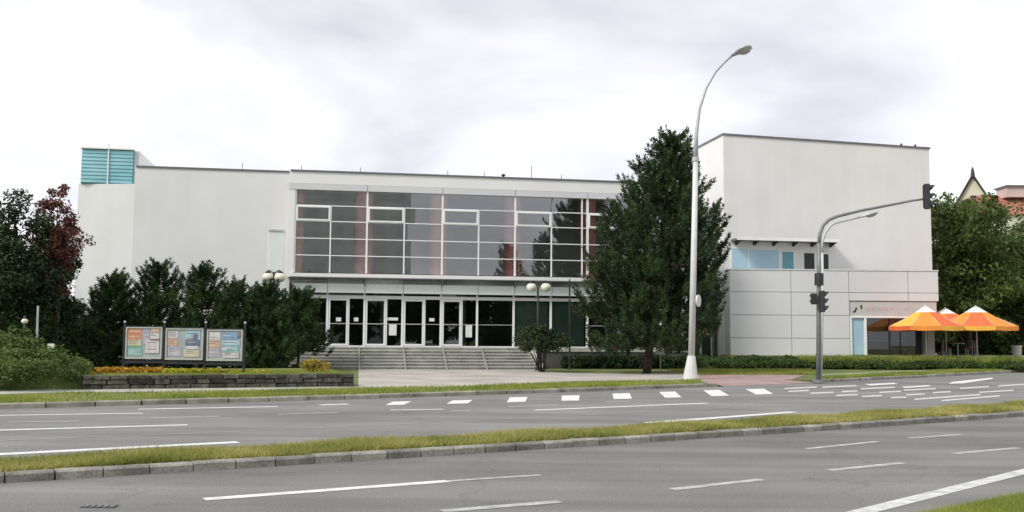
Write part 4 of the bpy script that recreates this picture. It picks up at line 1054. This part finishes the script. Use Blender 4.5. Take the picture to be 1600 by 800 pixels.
# the pole bends back towards the road as it rises
MB().tube([V(x, y, Yl) for x, y in top[:3]], radp[:3], 12).build('pole', 'galv_pale', lampT, smooth=True)
MB().tube([V(x, y, Yl) for x, y in top[2:]], radp[2:], 10).build('curved_arm', 'galv', lampT, smooth=True)
MB().tube([V(1086.9, 252, Yl), V(1086.98, 246, Yl)], [.13, .13], 12).build('collar', 'galv', lampT)
def lamp_head(parent, p0, p1, w, m='galv', lens='lens_grey'):
    d = p1 - p0; L = d.length; d.normalize(); up = (Vector((0, 0, 1)) - d * d.z).normalized(); sdv = d.cross(up)
    prof = [(0, .22, .14), (.2, .5, .3), (.5, 1.0, .5), (.8, 1.0, .48), (1.0, .55, .2)]
    mb = MB(); vs, fs = [], []; sg_ = 12
    for t, a, hgt in prof:
        for k in range(sg_):
            th = 2 * math.pi * k / sg_; yv = math.sin(th)
            vs.append(p0 + d * L * t + sdv * math.cos(th) * w * a + up * (yv * w * hgt if yv > 0 else yv * w * .16))
    for i in range(len(prof) - 1):
        for k in range(sg_):
            a = i * sg_ + k; b_ = i * sg_ + (k + 1) % sg_; fs.append((a, b_, b_ + sg_, a + sg_))
    fs.append(tuple(range(sg_))[::-1]); fs.append(tuple(range((len(prof) - 1) * sg_, len(prof) * sg_)))
    mb.add(vs, fs); h = mb.build('lamp_head', m, parent, smooth=True)
    ln_ = MB(); c = p0 + d * L * .66 - up * w * .12; vs = []
    for rr, dz_ in ((1, 0), (.8, -.25), (.35, -.38)):
        for k in range(14):
            th = 2 * math.pi * k / 14; vs.append(c + d * math.cos(th) * L * .3 * rr + sdv * math.sin(th) * w * .82 * rr + up * dz_ * w)
    fs = [(i * 14 + k, i * 14 + (k + 1) % 14, (i + 1) * 14 + (k + 1) % 14, (i + 1) * 14 + k) for i in range(2) for k in range(14)] + [tuple(range(28, 42))]
    ln_.add(vs, fs); ln_.build('lens', lens, h, smooth=True)
lamp_head(lampT, V(1143, 87, Yl), V(1174, 73, Yl - .35), .33, 'galv')
sgn = V(1090, 470, Yl - .05)
dsc = MB(); dsc.tube([sgn + Vector((.0, 0, 0)), sgn + Vector((.05, -.03, 0))], [.23, .23], 16); dsc.build('round_sign', 'galv_pale', lampT)
MB().tube([V(1082, 470, Yl), V(1089, 470, Yl)], .03, 6).build('sign_bracket', 'grey_steel', lampT)
# signal mast
TB = G(1279, 595, LZ); Yt = TB.y
tm = empty('traffic_signal', TB); tag(tm, 'grey signal mast with a long curved arm over the road', 'traffic light')
MB().tube([TB + Vector((0, 0, -.05)), TB + Vector((0, 0, .04))], [.24, .24], 12).build('base_plate', 'grey_steel', tm)
MB().tube([TB, V(1279.5, 470, Yt), V(1280, 420, Yt), V(1279.5, 380, Yt)], [.095, .088, .082, .078], 12).build('pole', 'grey_steel', tm, smooth=True)
MB().tube([V(1279.5, 382, Yt), V(1281, 366, Yt), V(1286, 352, Yt), V(1295, 343.5, Yt), V(1308, 338, Yt), V(1345, 329, Yt), V(1400, 318.5, Yt), V(1425, 313.5, Yt), V(1444, 311, Yt)], [.078, .072, .068, .064, .06, .055, .048, .042, .038], 10).build('arm', 'grey_steel', tm, smooth=True)
def signal_head(parent, c, rz, sc=1.0, n=3, order=('lens_red', 'lens_amber', 'lens_green')):
    """housing with hooded lenses facing local -Y, turned by rz"""
    hd = empty('signal_head', c, parent); hd.rotation_euler[2] = rz
    w, h, dpt = .15 * sc, .165 * n * sc, .11 * sc
    b_ = MB(); b_.box(-w, w, -dpt, dpt, -h, h); b_.box(-w * .8, w * .8, dpt, dpt * 1.4, -h * .92, h * .92)
    me = b_.build('housing', 'dark_metal', None, bevel=.02, org=(0, 0, 0)); me.parent = hd
    for k in range(n):
        zc_ = h - .165 * sc - k * .33 * sc
        l_ = MB().tube([(0, -dpt, zc_), (0, -dpt - .015, zc_)], .105 * sc, 16).build('lens', order[k], None, org=(0, 0, 0)); l_.parent = hd
        hv = MB(); vs, fs = [], []
        for i in range(13):
            th = R_(-30) + R_(240) * i / 12
            for rr, yy in ((.118 * sc, -dpt + .001), (.118 * sc, -dpt - .2 * sc * (.55 + .45 * math.sin(th) if math.sin(th) > -.9 else .2)), (.128 * sc, -dpt - .2 * sc * (.55 + .45 * math.sin(th))), (.128 * sc, -dpt + .001)):
                vs.append((math.cos(th) * rr, yy, zc_ + math.sin(th) * rr))
        for i in range(12):
            for k2 in range(4): a = i * 4 + k2; b2 = i * 4 + (k2 + 1) % 4; fs.append((a, b2, b2 + 4, a + 4))
        hv.add(vs, fs); v_o = hv.build('visor', 'dark_metal', None, org=(0, 0, 0)); v_o.parent = hd
    return hd
signal_head(tm, V(1448.5, 307, Yt), R_(70), .95)
signal_head(tm, V(1285, 471, Yt - .22), R_(75), .80)
signal_head(tm, V(1271.5, 467, Yt - .18), R_(195), .62, 2, ('lens_red', 'lens_green', 'lens_green'))
MB().tube([V(1272, 462, Yt - .12), V(1287, 462, Yt - .12)], .03, 6).build('signal_bracket', 'grey_steel', tm)
MB().tube([V(1279.8, 427, Yt), V(1279.6, 446, Yt)], .17, 10).build('control_box', 'dark_metal', tm)
# slim lamp standing beside it
SB = G(1285, 594, LZ); Ys = SB.y + .3; SB.y = Ys
sl = empty('street_lamp', SB); tag(sl, 'slim pale street lamp right beside the signal mast', 'street lamp')
MB().tube([SB, V(1284.5, 470, Ys), V(1284, 395, Ys)], [.085, .075, .065], 10).build('pole', 'galv_pale', sl, smooth=True)
MB().tube([V(1284, 397, Ys), V(1285, 378, Ys), V(1290, 363, Ys), V(1298, 352.5, Ys), V(1306, 348, Ys), V(1330, 342.5, Ys), V(1344, 339, Ys)], [.06, .05, .05, .045, .045, .04, .04], 8).build('curved_arm', 'galv', sl, smooth=True)
lamp_head(sl, V(1342, 340, Ys), V(1371, 332.5, Ys - .1), .2, 'galv', 'lens_grey')
# globe lamps
def globe_lamp(label, px, y_arm, Y, gx, gy, r, base_z, group='globe lamps about the forecourt'):
    b_ = V(px, 560, Y); b_.z = base_z
    t = empty('globe_lamp', b_); tag(t, label, 'lamp', group)
    tp_ = V(px, y_arm, Y)
    MB().tube([b_, tp_ + Vector((0, 0, .12))], [.06, .045], 8).build('pole', 'dark_metal', t, smooth=True)
    MB().lathe(b_, [(.14, 0), (.14, .12), (.09, .2), (.08, .5), (.06, .55)], 10).build('base', 'dark_metal', t)
    for x in gx:
        g_ = V(x, gy, Y)
        if len(gx) > 1: MB().tube([tp_, tp_.lerp(g_, .5) + Vector((0, 0, .22)), Vector((g_.x, g_.y, g_.z + r + .08)), Vector((g_.x, g_.y, g_.z + r))], .022, 6).build('arm', 'dark_metal', t)
        MB().ball(g_, r, 16, 10, .88).build('globe', 'globe', t, smooth=True)
        MB().lathe((g_.x, g_.y, g_.z + r * .8), [(r * .55, 0), (r * .5, .05), (.03, .1)], 10).build('cap', 'dark_metal', t)
globe_lamp('black lamp post with two cream globes above the shrub at the steps', 840.5, 446, 46.8, (830.5, 853), 449, .24, LZ)
globe_lamp('lamp with two cream globes showing above the conifers before the small window', 428, 429, 44.5, (418.5, 437.5), 433.5, .25, LZ)
globe_lamp('lamp with a single white globe before the dark trees at left', 38.5, 505, 34.5, (38.5,), 502, .11, LZ)
# slim poles and small signs
b = V(890, 560, 48.2); b.z = LZ
fp = empty('slim_pole', b); tag(fp, 'slim dark pole before the right end of the glass front', 'pole')
MB().tube([b, V(890, 436, 48.2)], [.05, .035], 8).build('shaft', 'dark_metal', fp); MB().lathe(b, [(.12, 0), (.12, .06), (.06, .1)], 8).build('foot', 'dark_metal', fp)
b = V(57, 560, 33.5); b.z = LZ
fp = empty('slim_pole', b); tag(fp, 'slim grey pole before the dark trees at left', 'pole')
MB().tube([b, V(59.5, 478, 33.5)], [.045, .035], 8).build('shaft', 'galv', fp); MB().lathe(b, [(.1, 0), (.1, .06), (.05, .1)], 8).build('foot', 'galv', fp)
def small_sign(label, px0, px1, y0, y1, Y, bz_, m='paper'):
    b_ = V((px0 + px1) / 2, 560, Y); b_.z = bz_; t = empty('information_sign', b_); tag(t, label, 'sign')
    z0, z1 = V(px0, y1, Y).z, V(px0, y0, Y).z; x0, x1 = V(px0, 500, Y).x, V(px1, 500, Y).x
    MB().box(x0, x1, Y - .03, Y + .0, z0, z1).build('panel', m, t, bevel=.006)
    MB().tube([b_ + Vector((0, .03, 0)), (b_.x, Y + .03, z1 - .1)], .025, 6).build('post', 'galv', t)
    MB().box(x0 + .05, x1 - .05, Y - .033, Y - .031, z1 - (z1 - z0) * .35, z1 - (z1 - z0) * .2).build('print_line', 'board_back', t)
small_sign('small white sign under the dark trees at left', 76, 87, 537, 553, 33.0, LZ)
small_sign('small pale sign on a post under the big pine', 1024, 1040, 533, 554, 45.6, LZ)

# ------------------------------------------------------------------ parasols and cafe furniture
def parasol(label, px, ytop, yedge, Y, half, seed):
    b_ = V(px, 556, Y); b_.z = TZ - .02
    t = empty('parasol', b_); tag(t, label, 'parasol', 'orange parasols on the shop terrace')
    zt_ = V(px, ytop, Y).z; ze = V(px, yedge, Y).z; sg_ = 8; k = 5
    r = half * Y / FPX
    MB().tube([b_, (b_.x, b_.y, zt_ - .05)], .035, 8).build('pole', 'galv_pale', t)
    MB().lathe(b_, [(.3, 0), (.3, .06), (.06, .1), (.05, .3)], 12).build('foot', 'stone_step', t)
    cl = ['canopy_yellow', 'canopy_orange', 'canopy_red', 'canopy_orange']
    for s_ in range(sg_):
        mb = MB(); a0_ = 2 * math.pi * (s_ + .5 * seed) / sg_; a1_ = a0_ + 2 * math.pi / sg_
        rings = [(.05, 1.0), (.28, .72), (.52, .44), (.78, .20), (1.0, .04), (1.0, -.17)]
        for i, (f, hgt) in enumerate(rings):
            for j in range(3):
                a_ = a0_ + (a1_ - a0_) * j / 2; sag = 1 - .045 * (j == 1) * f
                vv = Vector((math.cos(a_) * r * f * sag, math.sin(a_) * r * f * sag, 0))
                mb.v.append((b_.x + vv.x, b_.y + vv.y, ze + (zt_ - ze) * hgt - (.03 if j == 1 else 0) * f))
        for i in range(len(rings) - 1):
            mb.mi = 0 if i < 1 else (1 if i < 4 else 2)
            for j in range(2): a = i * 3 + j; mb.add([], []); mb.f.append((a, a + 1, a + 4, a + 3)); mb.m.append(mb.mi)
        mb.build('canopy_panel', ['canopy_white', cl[(s_ + seed) % 4], cl[(s_ + seed + 2) % 4]], t, smooth=False)
        MB().tube([(b_.x, b_.y, zt_ - .12), (b_.x + math.cos(a0_) * r, b_.y + math.sin(a0_) * r, ze + (zt_ - ze) * .02)], .012, 5).build('rib', 'galv_pale', t)
    MB().ball((b_.x, b_.y, zt_ + .03), .05, 8, 6).build('finial', 'canopy_white', t)
parasol('left parasol with orange and yellow canopy before the shop window', 1448, 479, 511, 53.4, 57, 0)
parasol('middle parasol, set back between the two larger orange ones', 1479, 482.5, 510, 55.6, 56, 1)
parasol('right parasol with orange and yellow canopy and a white crown', 1527, 479.5, 511, 54.0, 62, 2)
def chair(label, x, y, rz):
    t = empty('cafe_chair', (x, y, TZ - .02)); tag(t, label, 'chair', 'brown chairs on the shop terrace')
    z = TZ - .02
    MB().box(x - .2, x + .2, y - .2, y + .2, z + .43, z + .47).build('seat', 'chair_brown', t, bevel=.01)
    MB().box(x - .2, x + .2, y + .18, y + .21, z + .6, z + .88).build('backrest', 'chair_brown', t, bevel=.01)
    for i in (-1, 1):
        for j in (-1, 1): MB().tube([(x + .18 * i, y + .18 * j, z), (x + .17 * i, y + .18 * j, z + (.43 if j < 0 else .88))], .016, 6).build('leg', 'galv', t)
    t.rotation_euler[2] = rz
def table(label, x, y):
    z = TZ - .02; t = empty('cafe_table', (x, y, z)); tag(t, label, 'table', 'cafe tables under the parasols')
    MB().lathe((x, y, z), [(.22, 0), (.22, .03), (.04, .05)], 12).build('base', 'galv', t); MB().tube([(x, y, z + .05), (x, y, z + .7)], .03, 8).build('stem', 'galv', t)
    MB().lathe((x, y, z + .7), [(.38, 0), (.38, .03)], 18).build('table_top', 'tabletop', t)
c1 = V(1497, 556, 54.4)
table('round cafe table between the middle and right parasols', c1.x, c1.y)
chair('brown cafe chair left of the table between the parasols', c1.x - .62, c1.y, R_(80))
chair('brown cafe chair right of the table, near the right parasol pole', c1.x + .62, c1.y - .1, R_(-95))
bn = V(1589, 556, 54.6); bn.z = TZ - .12
tb = empty('litter_bin', bn); tag(tb, 'pale concrete litter bin at the right edge of the terrace', 'bin')
MB().lathe(bn, [(.2, 0), (.22, .05), (.24, .6), (.27, .62), (.27, .72), (.2, .72), (.2, .66)], 14).build('body', 'stone_step', tb); MB().lathe(bn, [(.19, .55), (.19, .66)], 12).build('liner', 'dark_metal', tb)

# ------------------------------------------------------------------ houses far behind
YH = 118.0
def house_gable(label):
    c = V(1521, 310, YH); t = empty('gabled_house', (c.x, YH, 0)); tag(t, label, 'house')
    zt_ = V(1521, 277, YH).z; zb_ = V(1521, 325, YH).z; hw = V(1556, 320, YH).x - c.x
    MB().add([(c.x - hw * .8, YH, 0), (c.x + hw * .8, YH, 0), (c.x + hw * .8, YH, zb_), (c.x, YH, zt_), (c.x - hw * .8, YH, zb_), (c.x - hw * .8, YH + 9, 0), (c.x + hw * .8, YH + 9, 0), (c.x + hw * .8, YH + 9, zb_), (c.x, YH + 9, zt_), (c.x - hw * .8, YH + 9, zb_)],
             [(0, 1, 2, 3, 4), (9, 8, 7, 6, 5), (1, 6, 7, 2), (5, 0, 4, 9)]).build('wall', 'plaster_cream', t)
    rf = MB()
    for s_ in (-1, 1):
        p0 = Vector((c.x, 0, zt_ + .15)); p1 = Vector((c.x + s_ * hw, 0, zb_ - .9)); n_2 = Vector((0, 0, .35))
        rf.hexa([Vector((p.x, y_, p.z)) + o_ for o_ in (Vector(), n_2) for p, y_ in ((p0, YH - .4), (p1, YH - .4), (p1, YH + 9.3), (p0, YH + 9.3))])
    r_ = rf.build('roof', 'slate', t)
    MB().tube([(c.x, YH - .2, zt_), (c.x, YH - .2, zt_ + .9), (c.x, YH - .2, V(1521, 261, YH).z)], [.28, .16, .03], 8).build('finial', 'slate', r_)
    MB().box(c.x - .35, c.x + .35, YH - .05, YH + .05, zb_ + .4, zb_ + 1.5).build('window', 'dark_metal', t)
    t.rotation_euler[2] = R_(-25)
house_gable('cream gabled house front with dark roof edges and finial above the trees')
def red_house(label, x0, x1, yr, ye, Y, extra):
    a, b_ = V(x0, ye, Y), V(x1, ye, Y); t = empty('red_roofed_house', ((a.x + b_.x) / 2, Y, 0)); tag(t, label, 'house')
    zr, ze = V(x0, yr, Y + 4).z, V((x0 + x1) / 2, ye, Y).z
    MB().box(a.x, b_.x, Y + .3, Y + 9, 0, ze).build('wall', 'plaster_cream', t)
    w = MB(); w.add([(a.x - .4, Y, ze - .1), (b_.x + .4, Y, ze - .1), (b_.x + .4, Y + 4.6, zr), (a.x - .4, Y + 4.6, zr), (b_.x + .4, Y + 9.3, ze - .1), (a.x - .4, Y + 9.3, ze - .1)], [(0, 1, 2, 3), (3, 2, 4, 5), (0, 3, 5), (1, 4, 2), (5, 4, 1, 0)])
    rf = w.build('roof', 'tile_red', t)
    if extra:
        q0, q1 = V(extra[0], extra[2], Y + 3), V(extra[1], extra[3], Y + 3)
        MB().box(q0.x, q1.x, Y + 2.5, Y + 5, q1.z, q0.z).build('dormer', 'plaster_pink', rf); MB().box(q0.x - .15, q1.x + .15, Y + 2.3, Y + 5.2, q0.z, q0.z + .2).build('dormer_cap', 'coping', rf)
red_house('red tiled roof behind the tree beside the white block', 1440, 1503, 322, 345, 105, None)
red_house('red tiled roof with a pinkish dormer at the right edge', 1566, 1680, 304, 334, 108, (1570, 1640, 293, 309))
red_house('low red tiled roof just right of the cream gable', 1545, 1568, 309, 330, 112, None)
